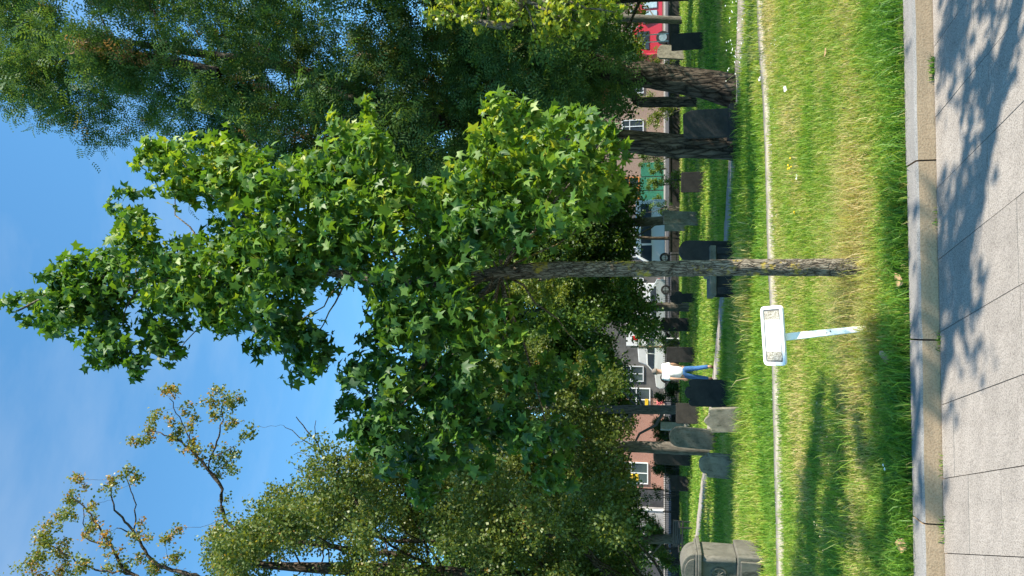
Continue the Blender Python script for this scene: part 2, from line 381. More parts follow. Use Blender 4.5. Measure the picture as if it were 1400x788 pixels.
# fringe along the kerb: long and dark green, its tone partly painting in the shaded band
x, y, nn = spread(9500, -.012, .42, (3.6, 3.8))
blades(x, y, rng.uniform(.05, .16, len(x))*(1.1-nn), rng.uniform(.004, .008, len(x)), np.clip(.22+.12*vnoise(x, y, 5, 21)+.16*rng.standard_normal(len(x)), 0, .7), .75, 'kerb_grass')
x, y, nn = spread(62000, .12, 2.2, (3.8, 4.6)); dr = dryness(x, y) - .18*np.exp(-(nn/.35)**2) + .42*np.exp(-((nn-1.05)/.35)**2)*(.4+.6*np.exp(-((x-.1)/1.3)**2)) + .15*np.exp(-((nn-2.0)/.25)**2)
blades(x, y, rng.uniform(.04, .11, len(x)), rng.uniform(.003, .0065, len(x)), np.clip(dr+.15*rng.standard_normal(len(x)), 0, 1), .6, 'lawn_grass')
x, y, nn = spread(66000, 2.2, 5.4, (4.6, 6.5)); k = keep_off(x, y); x, y, nn = x[k], y[k], nn[k]
dr = dryness(x, y) + .2*np.exp(-((nn-2.9)/.35)**2)
blades(x, y, rng.uniform(.05, .11, len(x)), rng.uniform(.004, .008, len(x)), np.clip(dr+.15*rng.standard_normal(len(x)), 0, 1), .6, 'lawn_grass')
x, y, nn = spread(70000, 5.4, 14, (6.5, 11)); k = keep_off(x, y); x, y = x[k], y[k]
blades(x, y, rng.uniform(.06, .15, len(x)), rng.uniform(.008, .016, len(x)), np.clip(dryness(x, y)-.05+.13*rng.standard_normal(len(x)), 0, 1), .5, 'lawn_grass')
x, y, nn = spread(70000, 14, 43, (11, 24)); k = keep_off(x, y); x, y = x[k], y[k]
blades(x, y, rng.uniform(.07, .16, len(x)), rng.uniform(.02, .04, len(x)), np.clip(dryness(x, y)-.02+.12*rng.standard_normal(len(x)), 0, 1), .5, 'lawn_grass')
# dry long grass round the tree and sign, and round the table tomb
def tuft(px, py, n, rad, hmin, hmax, tone, wd=.004, ry=None):
    P = gnd(px, py); x = P[0]+rng.normal(0, rad, n); y = P[1]+rng.normal(0, ry or rad*.5, n)
    blades(x, y, rng.uniform(hmin, hmax, n), np.full(n, wd)*rng.uniform(.7, 1.4, n), np.clip(tone+.12*rng.standard_normal(n), 0, 1), .65, 'dry_grass')
tuft(1172, 375, 900, .3, .12, .32, .85, .0035); tuft(1168, 450, 700, .28, .1, .3, .83, .0035); tuft(1165, 300, 900, .35, .1, .24, .8, .0035)
tuft(1180, 520, 500, .35, .08, .2, .75, .0035); tuft(1160, 640, 500, .5, .1, .25, .45, .0045)
tuft(1203, 447, 420, .12, .12, .24, .8, .004, .03); tuft(1199, 400, 300, .25, .08, .2, .75, .004, .05)
tuft(1028, 385, 420, .5, .2, .5, .8, .009, .2); tuft(1022, 585, 260, .4, .15, .4, .55, .009, .2); tuft(1032, 760, 400, .8, .12, .35, .7, .008, .25)
tuft(1020, 300, 320, .6, .15, .4, .4, .009, .25); tuft(1015, 190, 300, .7, .12, .3, .25, .009, .2)

for s_, n_b in ((sx(95, -KD), 60), (sx(300, -KD), 14), (sx(470, -KD), 22), (sx(640, -KD), 12), (sx(722, -KD), 24)):   # weeds rooted at the foot of the kerb
    q = kerb_xy(s_, -KD-.012); x = q[0] + rng.normal(0, .035, n_b); y = q[1] + rng.normal(0, .006, n_b)
    blades(x, y, rng.uniform(.02, .06, n_b), np.full(n_b, .006), np.clip(.2+.15*rng.standard_normal(n_b), 0, 1), .6, 'kerb_weeds', np.full(n_b, -KH))
x, y, nn = spread(500, -.03, .01, 3.6)      # dry wisps lying over the back edge of the kerb
blades(x, y, rng.uniform(.03, .09, len(x)), np.full(len(x), .003), np.clip(.6+.25*rng.standard_normal(len(x)), 0, 1), .9, 'kerb_wisps', np.full(len(x), .004))

# ------------------------------------------------------------ leaf and tree builders
def fan(outline, z0=.0):
    k = len(outline); V = np.array([(0, .0, z0)] + outline, float); F = np.array([(0, 1+i, 1+(i+1) % k) for i in range(k)]); return V, F
def star_leaf(curl, fold=.1):
    tips = [(-125,.62),(-94,.46),(-62,.93),(-30,.52),(0,1.0),(30,.52),(62,.93),(94,.46),(125,.62),(180,.12)]
    o = []
    for a, r in tips:
        x, y = r*math.sin(R(a)), r*math.cos(R(a)); o.append((x*(1-.35*fold), y, -curl*r*r + fold*abs(x)))
    V, F = fan(o, .03)
    # stalk
    V = np.vstack([V, [(-.012,-.1,0), (.012,-.1,0), (.05,-.62,-.25)]]); F = np.vstack([F, [[11,12,13]]]); return V, F
def cluster(nl, size, spread_, seed, kind='oval'):
    rs = np.random.default_rng(seed); V = []; F = []
    for q in range(nl):
        c = rs.normal(0, spread_, 3); d = rs.normal(0, 1, 3); d /= np.linalg.norm(d); e = np.cross(d, rs.normal(0, 1, 3)); e /= np.linalg.norm(e); f = np.cross(d, e)
        o = len(V); L_, W_ = size*rs.uniform(.8, 1.2), size*.36
        V += [c - d*L_*.5, c + e*W_ + f*.1*L_, c + d*L_*.5, c - e*W_ + f*.1*L_]; F += [(o, o+1, o+2, o+3)]
    return np.array(V), np.array(F)
def pinnate(pairs=5):
    V = []; F = []
    for q in range(pairs):
        y = -.5 + q/(pairs-1.0); L_ = .38*(1 - .45*abs(y)); dz = -.35*(y+.5)**2
        for s in (-1, 1):
            o = len(V); V += [(0, y, dz), (s*L_*.5, y+.02, dz+.02), (s*L_, y+.12, dz-.05), (s*L_*.5, y+.16, dz+.0)]; F += [(o, o+1, o+2, o+3)]
    return np.array(V, float), np.array(F)
def frames(N, outward, upw=.6, outw=.5, rnd=.9, down=.7):
    n = rng.normal(0, rnd, (N, 3)) + np.array((0, 0, upw)) + outward*outw; n /= np.linalg.norm(n, axis=1, keepdims=True)
    t = rng.normal(0, 1, (N, 3)) + outward*.6 + np.array((0, 0, -down)); t -= n*(n*t).sum(1, keepdims=True); t /= np.linalg.norm(t, axis=1, keepdims=True)
    return np.cross(t, n), t, n
def leaf_positions(clumps, dens, sub=None):
    """clumps of (P, r, mult): ragged sprays made of sub-clusters"""
    P = []; O = []
    for (c, r, mult) in clumps:
        n = max(4, int(dens*mult*r*r)); ns_ = sub or max(3, int(n/9))
        u = rng.normal(0, 1, (ns_, 3)); u /= np.linalg.norm(u, axis=1, keepdims=True)
        sc_ = c + u*(r*rng.random(ns_)**.45)[:, None]*np.array((1, 1, .9))
        k = rng.integers(0, ns_, n); p = sc_[k] + rng.normal(0, r*.2, (n, 3)); P.append(p)
        o = p - c; O.append(o/(np.linalg.norm(o, axis=1, keepdims=True)+1e-6))
    return np.vstack(P), np.vstack(O)
def place(T, P, fr, size, tone):
    V, F = T; b, t, n = fr; k = len(V)
    W = P[:, None] + size[:, None, None]*(V[None, :, 0, None]*b[:, None] + V[None, :, 1, None]*t[:, None] + V[None, :, 2, None]*n[:, None])
    Fi = (np.arange(len(P))[:, None, None]*k + F[None]).reshape(-1, F.shape[1])
    return W.reshape(-1, 3), Fi, np.repeat(tone, k)
def foliage(name, parent, base, clumps, T, dens, size, m, tone=(.45, .22), fr={}, tone_by=None):
    P, O = leaf_positions(clumps, dens); sz = rng.uniform(size[0], size[1], len(P))
    # whole sprays share a tone, single leaves vary round it
    tn = tone[0] + .16*vnoise(P[:, 0]+P[:, 2]*.7, P[:, 1]*1.3+P[:, 2], 2.2, 9) + tone[1]*rng.standard_normal(len(P))
    if tone_by is not None: tn = tn + tone_by(P)
    if isinstance(T, list):
        Vs, Fs, Ts = [], [], []; off = 0; g = rng.integers(0, len(T), len(P)); f = frames(len(P), O, **fr)
        for q, tt in enumerate(T):
            s_ = g == q; V, F, t_ = place(tt, P[s_], tuple(a[s_] for a in f), sz[s_], tn[s_]); Vs.append(V); Fs.append(F+off); Ts.append(t_); off += len(V)
        V, F, t_ = np.vstack(Vs), np.vstack(Fs), np.concatenate(Ts)
    else: V, F, t_ = place(T, P, frames(len(P), O, **fr), sz, tn)
    o = link(name, np_mesh(name, V - np.asarray(base), F, np.clip(t_, 0, 1)), m, parent); o['kind'] = 'stuff'; return o
def limb_to(trunk, radii, c, r_tip=.012, drop=.55, thick=.3, seed=0, near=False):
    """a bent branch from the trunk line to point c"""
    rs = np.random.default_rng(seed); h = np.linalg.norm(trunk[:, :2] - c[:2], axis=1)
    want = c[2] - drop*np.maximum(h, .1); k = int(np.argmin(np.abs(trunk[:, 2] - want) + .15*h)); 
    if near: k = int(np.argmin(np.linalg.norm(trunk - c, axis=1)))
    a = trunk[k]
    L_ = np.linalg.norm(c - a); n = 7; t = np.linspace(0, 1, n)[:, None]
    m_ = (a + c)/2 + np.array((0, 0, -.06*L_)) + rs.normal(0, .06*L_, 3)
    P = (1-t)**2*a + 2*t*(1-t)*m_ + t*t*c; P[1:-1] += rs.normal(0, .018*L_, (n-2, 3))
    r0 = min(radii[k]*.6, thick*(.02 + .03*L_)); return P, np.linspace(r0, r_tip, n)
def wood(name, parent, base, tubes, m, k=7, smooth=True, **kw):
    Vs, Fs, off = [], [], 0
    for q, (P, r) in enumerate(tubes):
        kk = k if not isinstance(k, list) else k[min(q, len(k)-1)]
        V, F = tube_np(P, r, kk, seed=q, **(kw if q == 0 else {})); Vs.append(V); Fs.append(F+off); off += len(V)
    return link(name, np_mesh(name, np.vstack(Vs)-np.asarray(base), np.vstack(Fs), smooth=smooth), m, parent)
def px_path(pts, Y):
    """(px, py, radius px, depth) -> points and radii in metres"""
    P = []; r = []
    for q in pts:
        yy = q[3] if len(q) > 3 else Y; p = at(q[0], q[1], yy); P.append(p); r.append(q[2]/scale_at(p))
    return np.array(P), np.array(r)
def trunk_path(pts, Y, step, root=True):
    P, r = px_path(pts, Y)
    if root: P[0][2] = gz(P[0][1]) - .05
    Q = resample(np.c_[P, r], step); return Q[:, :3], np.maximum(Q[:, 3], .004)
def px_clumps(lst, Y, dY, mult=1.0):
    out = []
    for q in lst:
        yy = Y + random.uniform(-dY, dY) if len(q) < 4 else q[3]
        p = at(q[0], q[1], yy); out.append((p, q[2]/scale_at(p), mult))
    return out
def in_poly(x, y, poly):
    c = False; n = len(poly)
    for i in range(n):
        (x1, y1), (x2, y2) = poly[i], poly[(i+1) % n]
        if (y1 > y) != (y2 > y) and x < (x2-x1)*(y-y1)/(y2-y1) + x1: c = not c
    return c
def fill(poly, Y0, Y1, rr, n, mult=1.0):
    xs_ = [p[0] for p in poly]; ys_ = [p[1] for p in poly]; out = []
    while len(out) < n:
        x, y = random.uniform(min(xs_), max(xs_)), random.uniform(min(ys_), max(ys_))
        if in_poly(x, y, poly): out.append((x, y, random.uniform(*rr), random.uniform(Y0, Y1)))
    return px_clumps(out, 0, 0, mult)
OVAL = [cluster(5, .46, .36, s) for s in range(4)]
PINN = pinnate()

# ------------------------------------------------------------ the young sweetgum
gb = gnd(1177, 366); YT = gb[1]
tr, rd = trunk_path([(1180,366,19),(1172,366,14.5),(1160,366,12.4),(1100,366,11.5),(1000,366,11),(900,368,10.5),(800,368,10.5),(740,370,11),(690,373,9.5),(640,380,8),(590,386,7.5),(520,385,7),(470,375,6),(400,370,5),(300,378,4),(200,384,3),(150,378,2.5),(80,398,2),(25,425,1.2)], YT, .035)
gum = thing('sweetgum_tree', 'young sweetgum with star shaped leaves and slim straight trunk near the kerb', 'tree', gb)
GC = [(22,425,24),(50,412,30),(62,440,24),(95,385,38),(95,432,36),(120,410,40),(140,380,45),(150,468,36),(175,498,26),(190,485,28),(130,440,40),
 (190,360,48),(180,318,34),(172,285,24),(165,262,18),(230,415,46),(215,465,34),(250,370,50),(300,452,18),(235,490,12),
 (212,212,32),(250,222,40),(305,222,42),(255,258,34),(225,250,30),(340,245,44),(300,262,32),
 (300,345,48),(320,375,55),(300,410,46),(350,320,55),(375,390,58),(390,455,40),(420,480,42),(438,498,20),(330,430,36),(360,470,26),
 (400,330,58),(380,260,45),(430,245,45),(470,225,46),(475,180,28),(508,158,24),(460,155,16),(505,210,42),(540,260,40),(460,290,58),(520,310,58),(430,360,50),(480,350,45),
 (640,250,46),(665,200,36),(690,165,38),(720,150,26),(690,225,52),(740,205,48),(780,170,30),(805,180,34),(835,180,28),(845,212,22),(785,235,52),(825,250,34),(720,280,58),(650,300,58),(770,295,44),(820,290,24),(700,325,44),(610,300,52),(590,350,48),(640,350,46),(575,270,34),
 (540,390,52),(530,440,46),(570,450,56),(610,420,56),(650,435,50),(690,450,40),(505,500,40),(480,510,28),(478,555,26),(500,590,36),(530,550,52),(585,530,52),(640,515,46),(700,515,34),(750,510,34),(815,500,26),(545,610,44),(600,620,44),(570,655,34),(595,675,22),
 (715,590,40),(765,600,32),(765,645,26),(735,650,28),(690,570,36),(645,580,36),(620,560,40),(660,640,26),(690,410,26),(770,450,24),(800,530,22)]
gcl = []
for (a, c, r) in GC:
    # depth follows the crown's round plan: middle of the crown bulges to both sides
    half = .68*math.sqrt(max(.05, 1-((c-385)/330.0)**2))*min(1, .25+a/500.0)
    for s in ((-1, 1) if r > 30 else (random.choice((-1, 1)),)):
        yy = YT + s*half*random.uniform(.25, 1.0); p = at(a, c, yy); gcl.append((p, r/scale_at(p)*.92, 1.0))
limbs = []; gk = tr[:, 2] > at(690, 373, YT)[2]
for q, (p, r, _) in enumerate(gcl):
    if q % 3 == 0: limbs.append(limb_to(tr[gk], rd[gk], p, .003, .75, .2, q))
# the low limb that forks off to the left of the trunk
lp, lr = px_path([(690,374,6.5),(668,395,5.5),(640,420,4.5),(600,470,3.5),(560,530,2.5)], YT); Q = resample(np.c_[lp, lr], .08)
tw = wood('trunk', gum, gb, [(tr, rd)], M['bark'], 22, furrow=.075, nf=13)
for lb in [(Q[:, :3], Q[:, 3])] + limbs: wood('limb', gum, gb, [lb], M['bark'], 8)
P, O = leaf_positions(gcl, 2000); N = len(P)
sz = .036 + .056*rng.beta(1.6, 1.5, N); fr_ = frames(N, O, .6, .6, .75, 1.1)
tn = np.clip(.42 + .15*vnoise(P[:, 0]*1.6, P[:, 1]+P[:, 2]*1.6, 2.5, 4) + .17*rng.standard_normal(N) + .16*np.clip(P[:, 0], -1, 1.3) + .2*(rng.random(N) < .05), 0, 1)  # leaves get lighter to the right: the crown's sunlit side put into their tone
dcam = np.linalg.norm(P - CAM, axis=1); vis = dcam/(sz*np.abs((fr_[2]*((P-CAM)/dcam[:, None])).sum(1)) + .012)
order = np.argsort(vis); big = order[:300]; rest = order[300:]
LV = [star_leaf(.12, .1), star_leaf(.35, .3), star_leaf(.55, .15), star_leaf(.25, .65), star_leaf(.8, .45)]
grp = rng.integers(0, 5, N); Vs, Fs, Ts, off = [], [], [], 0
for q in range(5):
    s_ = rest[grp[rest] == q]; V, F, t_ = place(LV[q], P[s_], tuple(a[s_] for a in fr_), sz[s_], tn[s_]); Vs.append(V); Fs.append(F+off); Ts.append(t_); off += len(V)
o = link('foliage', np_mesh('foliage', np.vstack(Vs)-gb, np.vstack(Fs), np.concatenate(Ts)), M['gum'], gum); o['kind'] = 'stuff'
lm = {}
for i_ in big:
    key = (int(grp[i_]), int(tn[i_]*7.99))
    if key not in lm:
        V, F = LV[key[0]]; lm[key] = np_mesh('leaf', V, F, np.full(len(V), (key[1]+.5)/8)); lm[key].materials.append(M['gum'])
    o = bpy.data.objects.new('leaf', lm[key]); C.objects.link(o); o.parent = gum
    b_, t_, n_ = (a[i_]*sz[i_] for a in fr_); p = P[i_]-gb
    o.matrix_local = Matrix(((b_[0],t_[0],n_[0],p[0]),(b_[1],t_[1],n_[1],p[1]),(b_[2],t_[2],n_[2],p[2]),(0,0,0,1)))

# a second street tree out of frame to the right: its crown dapples the pavement
sb = np.array((4.9, 2.38, 0.0)); st = thing('street_tree', 'young street tree beyond the right edge whose crown shades the pavement', 'tree', sb)
tr2 = resample(np.array([(4.9,2.38,-.05,.08),(4.9,2.4,2,.07),(4.85,2.42,4,.05),(4.85,2.42,6,.02)]), .2)
cl2 = [(np.array((4.85+random.uniform(-.75,.75), 2.82+random.uniform(-.33,.33), z_)), random.uniform(.2,.3), 1.0) for z_ in np.linspace(2.5, 6.1, 34)]
wood('trunk', st, sb, [(tr2[:, :3], tr2[:, 3])] + [limb_to(tr2[:, :3], tr2[:, 3], p, .006, .7, .4, q) for q, (p, r, _) in enumerate(cl2)], M['bark'], 8)
foliage('foliage', st, sb, cl2, LV[0], 1100, (.045,.07), M['gum'])

# ------------------------------------------------------------ big locusts on the right
tA, rA = trunk_path([(1008,200,22),(995,200,18),(940,200,16.5),(870,195,15.5),(780,182,14),(700,172,13),(620,165,11),(560,150,9),(480,120,8),(380,90,7),(250,70,5),(120,50,3)], gnd(1008,200)[1], .18)
pA = gnd(1008, 200); la = thing('locust_tree', 'big dark locust tree with upright black trunk behind the dark slab gravestone', 'tree', pA, 0)
polyA = [(-30,-20),(0,185),(50,182),(120,160),(150,178),(200,195),(300,265),(450,270),(600,250),(720,180),(820,170),(850,120),(840,20),(600,-20)]
cA = fill(polyA, 12, 16, (26, 52), 240) + fill([(0,0),(0,185),(60,180),(170,150),(170,0)], 12, 16, (18, 34), 40, .8)
cA = [c for c in cA if not (c[0][2] > 12.6 and random.random() < .5)]
hi = tA[:, 2] > at(640, 165, pA[1])[2]; lbA = [limb_to(tA[hi], rA[hi], p, .01, .6, .45, q) for q, (p, r, _) in enumerate(cA) if q % 6 == 0]
x1, r1_ = px_path([(600,160,8),(560,190,6),(520,150,8),(440,120,6),(350,60,5)], pA[1]-.6); Q = resample(np.c_[x1, r1_], .2); lbA.append((Q[:, :3], Q[:, 3]))
x1, r1_ = px_path([(300,100,7),(200,80,8),(130,82,5),(80,60,3)], pA[1]-1.2); Q = resample(np.c_[x1, r1_], .2); lbA.append((Q[:, :3], Q[:, 3]))
wood('trunk', la, pA, [(tA, rA)] + lbA, M['bark_dark'], [18, 7], furrow=.06, nf=15)
foliage('foliage', la, pA, cA, PINN, 400, (.17,.28), M['locust'], (.42,.2), dict(upw=.7, outw=.4, rnd=.8, down=.3), lambda P: .55*(vnoise(P[:, 0]*1.3, P[:, 2]*1.3+P[:, 1], 2.5, 31) > 1.1))
tB, rB = trunk_path([(1006,124,26),(995,122,22),(960,115,19),(900,105,17),(840,97,15.5),(780,75,14),(700,40,12),(560,-20,9),(380,-60,6),(200,-90,3)], gnd(1006,124)[1], .18)
pB = gnd(1006, 124); lb_ = thing('locust_tree', 'locust tree with thick leaning brown trunk nearest the right edge', 'tree', pB, 0)
cB_all = fill([(-150,-40),(200,-10),(500,0),(700,40),(860,80),(860,-40),(700,-330),(-150,-330)], 10.5, 15.5, (35, 70), 120)
cB = [c for c in cB_all if not (c[0][2] > 12.6 and random.random() < .5)]
hib = tB[:, 2] > at(760, 70, pB[1])[2]
wood('trunk', lb_, pB, [(tB, rB)] + [limb_to(tB[hib], rB[hib], p, .012, .6, .5, q) for q, (p, r, _) in enumerate(cB) if q % 5 == 0], M['bark_dark'], [18, 7], furrow=.07, nf=15)
foliage('foliage', lb_, pB, cB, PINN, 200, (.22,.36), M['locust'], (.42,.2), dict(upw=.7, outw=.4, rnd=.8, down=.3), lambda P: .55*(vnoise(P[:, 0]*1.3, P[:, 2]*1.3+P[:, 1], 2.5, 31) > 1.1))
for o in (la, lb_): o['group'] = 'locust trees on the right'
for lab_, X_, Y_, tp_ in (('locust tree out of frame beyond the leaning trunk', 13, 17.5, 8), ('locust tree out of frame at the back right', 17, 25, 11), ('locust tree out of frame right of the path', 16, 21, 9), ('locust tree out of frame in the far middle row', 21, 31, 12), ('locust tree out of frame by the far railing', 15, 36, 13)):
    p = np.array((X_, Y_, gz(Y_))); o_ = thing('locust_tree', lab_, 'tree', p, 0, 'locust trees on the right'); t_ = resample(np.array([(X_,Y_,p[2]-.05,.3),(X_+.1,Y_,3,.25),(X_,Y_+.2,7,.18),(X_-.2,Y_,12,.06)]), .4)
    cl = [(np.array((X_+random.gauss(0,2.2), Y_+random.gauss(0,1.6), random.uniform(3.5,tp_))), random.uniform(.7,1.3), 1) for _ in range(60)]
    wood('trunk', o_, p, [(t_[:, :3], t_[:, 3])] + [limb_to(t_[:, :3], t_[:, 3], c, .01, .6, .5, q) for q, (c, r, _) in enumerate(cl) if q % 3 == 0], M['bark_dark'], [14, 6]); foliage('foliage', o_, p, cl, OVAL, 85, (.35,.5), M['locust'])
# yellow-green maple leaning in from the right edge
MAPLE = (lambda: (lambda V, F: (V, F))(*fan([(-.5,-.35,0),(-.95,.1,-.1),(-.45,.25,.05),(-.55,.8,-.1),(-.15,.6,.05),(0,1.1,-.15),(.15,.6,.05),(.55,.8,-.1),(.45,.25,.05),(.95,.1,-.1),(.5,-.35,0)], .04)))()
pm = at(1000, -260, 10.5); pm[2] = gz(pm[1]); mp_ = thing('maple_tree', 'yellow green maple whose leafy boughs reach in from the right edge', 'tree', pm)
tM, rM = trunk_path([(1010,-260,26),(900,-250,22),(780,-220,18),(700,-180,13),(600,-150,8)], 10.5, .2)
x1, r1_ = px_path([(760,-215,11),(730,-100,8),(712,0,7),(695,34,6),(655,30,4),(620,20,2)], 10.2); Q = resample(np.c_[x1, r1_], .15)
cm = px_clumps([(600,5,26),(585,22,12),(625,12,22),(645,26,18),(680,5,28),(700,18,22),(650,-10,30),(730,8,30),(745,30,22),(735,52,13),(760,10,32),(790,15,30),(800,35,22),(775,40,18),(830,5,26),(845,18,16),(815,-10,26),(700,-30,40),(620,-40,36),(780,-40,40),(660,-80,40),(740,-90,45),(820,-60,35)], 10.2, .5, 1.2)
wood('trunk', mp_, pm, [(tM, rM), (Q[:, :3], Q[:, 3])] + [limb_to(Q[:, :3], Q[:, 3], p, .006, .1, .5, q) for q, (p, r, _) in enumerate(cm)], M['bark'], 10)
foliage('foliage', mp_, pm, cm, MAPLE, 1300, (.035,.06), M['maple'], (.5,.22))

# ------------------------------------------------------------ trees on the left and behind
def back_tree(label, base_px, Y, trunk, clumps, m, dens, size, tone=(.45,.22), bark='bark_grey', name='tree', extra=(), every=3, T=None, nlimb=400, twigs=False, tone_by=None, group='trees at the back of the churchyard'):
    p = at(base_px[0], base_px[1], Y); p[2] = gz(Y)
    t_, r_ = trunk_path(trunk, Y, .3)
    o = thing(name, label, 'tree', p, 0, group)
    tubes = [(t_, r_)]
    for e in extra:
        a, c = px_path(e, Y); Q = resample(np.c_[a, c*.55], .15); Q[1:-1, :3] += rng.normal(0, .02, Q[1:-1, :3].shape); tubes.append((Q[:, :3], Q[:, 3]))
    if twigs: ex_ = np.vstack([q_[0] for q_ in tubes[1:]]); er_ = np.concatenate([q_[1] for q_ in tubes[1:]]); tubes += [limb_to(ex_, er_, c, .005, .5, .08, q, True) for q, (c, rr, _) in enumerate(clumps[nlimb:])]
    tubes += [limb_to(t_, r_, c, .01, .6, .4, q) for q, (c, rr, _) in enumerate(clumps[:nlimb]) if q % (every*2) == 0]
    wood('trunk', o, p, tubes, M[bark], [14, 6], rough=.03); foliage('foliage', o, p, clumps, T or OVAL, dens, size, M[m], tone, tone_by=tone_by); return o
# tall old tree, trunk beyond the left edge
polyL = [(292,750),(318,715),(360,700),(400,672),(420,640),(440,604),(470,612),(520,610),(600,640),(700,660),(760,690),(820,660),(845,640),(850,700),(866,760),(866,860),(600,900),(360,900),(300,800)]
cL = fill(polyL, 15.5, 20.5, (20, 42), 170) 
top = [(205,590,12),(190,600,11),(215,565,11),(228,540,12),(240,530,8),(232,575,9),(255,560,10),(262,580,11),(246,595,10),(283,550,11),(300,530,9),(292,570,10),(305,548,10),(318,558,10),(325,545,8),(316,580,10),(335,600,10),(322,615,11),(305,640,11),(318,640,9),(300,625,8),(345,585,7),
 (45,770,18),(60,740,18),(85,755,16),(70,715,12),(95,700,14),(100,675,12),(115,655,11),(150,660,12),(170,648,11),(185,655,8),(130,690,10),(125,720,9),(145,745,7),(110,770,14),(80,785,16),(170,770,9),(225,735,12),(235,765,12),(215,775,10),(240,725,8),(195,765,9),(150,780,10),(250,795,12), (40,800,20),(100,810,22),(160,815,20),
 (300,738,16),(318,745,16),(345,725,16),(335,760,16),(360,745,18),(300,775,10),(330,785,14)]
cL += px_clumps([(a, c, r) for a, c, r in top], 18.0, .5, 1.1)
exL = [[(560,760,7),(440,745,6),(318,722,4.5),(300,662,4),(270,625,3),(240,600,2),(205,588,1)], [(300,662,3),(285,640,2),(300,590,2),(305,548,1)], [(270,625,2.5),(255,590,1.5),(232,545,1)], [(285,630,2),(320,610,1)], [(258,612,1.6),(262,580,1)],
 [(400,860,7),(300,800,6),(215,770,4),(182,725,3),(155,690,2),(152,655,1)], [(190,735,2.5),(160,722,1)], [(182,728,2),(185,690,1.5),(172,650,1)], [(300,830,6),(180,785,4),(150,745,3),(125,705,2),(100,680,1)], [(150,745,2.5),(118,735,1.5),(115,690,1)], [(180,785,3),(120,775,2),(60,740,1)],
 [(600,740,5),(520,735,4.5),(490,690,3.5),(470,650,3),(450,640,2.5),(430,600,1.8),(405,570,1)], [(440,618,1.5),(400,590,.9),(388,582,.6)], [(430,600,1.2),(432,575,.8)], [(455,642,1.4),(420,645,1),(402,640,.6)], [(425,595,1),(398,610,.6)], [(448,640,1),(415,620,.7),(402,622,.5)],
 [(870,800,10),(828,783,9),(790,745,7),(725,728,5),(690,735,3)], [(735,730,4),(715,700,3),(690,680,2)], [(812,770,5),(795,720,4),(775,715,3)]]
for e in exL[:11]:
    for q in range(len(e)):
        i_ = random.randrange(max(0, len(e)//2 - 1), len(e)-1); f_ = random.random()
        cL += px_clumps([(e[i_][0]*(1-f_)+e[i_+1][0]*f_ + random.uniform(-11,11), e[i_][1]*(1-f_)+e[i_+1][1]*f_ + random.uniform(-11,11), random.uniform(5,8))], 18.0, .4, 1.0)
cL = [c for c in cL if True]
back_tree('tall thin topped tree rising at the left edge with rusty upper twigs', (960,830), 18, [(965,830,24),(870,815,20),(760,800,16),(640,790,13),(520,780,10),(400,775,6),(330,770,3)], cL, 'linden', 480, (.15,.24), (.4,.2), 'bark_dark', extra=exL, nlimb=170, twigs=True, tone_by=lambda P: .34*np.clip((P[:, 2]-12)/2.5, 0, 1))
back_tree('small tree with pale speckled trunk in front of the brick building', (935,612), 23, [(938,613,9),(900,612,8),(850,610,7.5),(800,605,7),(720,590,5),(650,570,3)],
  fill([(640,520),(680,480),(760,470),(838,520),(846,560),(848,600),(840,690),(760,720),(660,660)], 21, 25, (18,36), 70), 'linden', 330, (.18,.28), (.35,.2), 'bark_grey')
back_tree('green bushy tree behind the slim sweetgum trunk', (905,420), 36, [(912,420,6),(860,420,6),(760,425,4),(660,430,2)], fill([(600,370),(640,360),(872,385),(880,440),(876,490),(860,530),(700,520),(610,480)], 33, 39, (20,36), 100), 'bush', 150, (.3,.44), (.5,.2))
back_tree('rounded yellow green tree glimpsed left of the sweetgum trunk', (905,367), 31, [(920,367,4),(800,370,4),(720,388,2)], px_clumps([(700,395,16),(715,405,18),(735,398,18),(755,392,16),(725,385,16),(690,405,12),(770,400,14)], 31, .4), 'lime', 260, (.22,.3), (.5,.25), every=2)
back_tree('dense green tree behind the white van', (905,300), 40, [(915,300,6),(860,305,6),(760,310,4),(660,310,2)], fill([(560,280),(620,230),(850,240),(866,280),(862,335),(845,390),(650,390),(560,360)], 36, 43, (20,36), 125), 'bush', 150, (.3,.44), (.42,.2))
back_tree('shady tree behind the leaning locust trunk', (905,150), 30, [(918,141,7),(890,140,7),(870,138,6.5),(860,125,5),(800,110,4),(700,110,2)], fill([(600,60),(860,20),(876,60),(862,130),(862,200),(820,260),(640,260)], 27, 33, (20,36), 70), 'bush', 190, (.26,.38), (.3,.18), 'bark_dark')
back_tree('broad green tree beyond the brick building', (905,560), 44, [(912,560,6),(860,560,6),(760,560,4),(660,560,2)], fill([(560,500),(640,470),(850,470),(862,520),(852,580),(800,700),(600,700)], 47, 49, (18,32), 130), 'bush', 120, (.34,.5), (.4,.2))
back_tree('leafy tree over the dark wall at the left edge', (905,740), 42, [(912,735,6),(860,738,6),(760,740,4),(660,745,2)], fill([(600,660),(850,660),(866,700),(868,800),(850,860),(600,860)], 39, 46, (20,36), 110), 'bush', 120, (.34,.5), (.35,.2))
back_tree('pale green tree at the far right above the red truck', (905,20), 44, [(912,30,5),(860,25,5),(780,20,3)], fill([(640,-60),(640,80),(850,90),(868,70),(864,40),(862,-60)], 46, 48, (18,32), 45), 'lime', 110, (.34,.5), (.2,.2))
back_tree('thin dark street tree in front of the white van', (905,326), 47.5, [(916,326,2.6),(890,326,2.2),(866,324,2),(840,322,1)], px_clumps([(858,322,14),(850,335,14),(846,310,14),(835,325,16)], 47.5, .3), 'bush', 160, (.26,.36), (.3,.2), 'bark_dark', every=1, group='street trees by the far road')

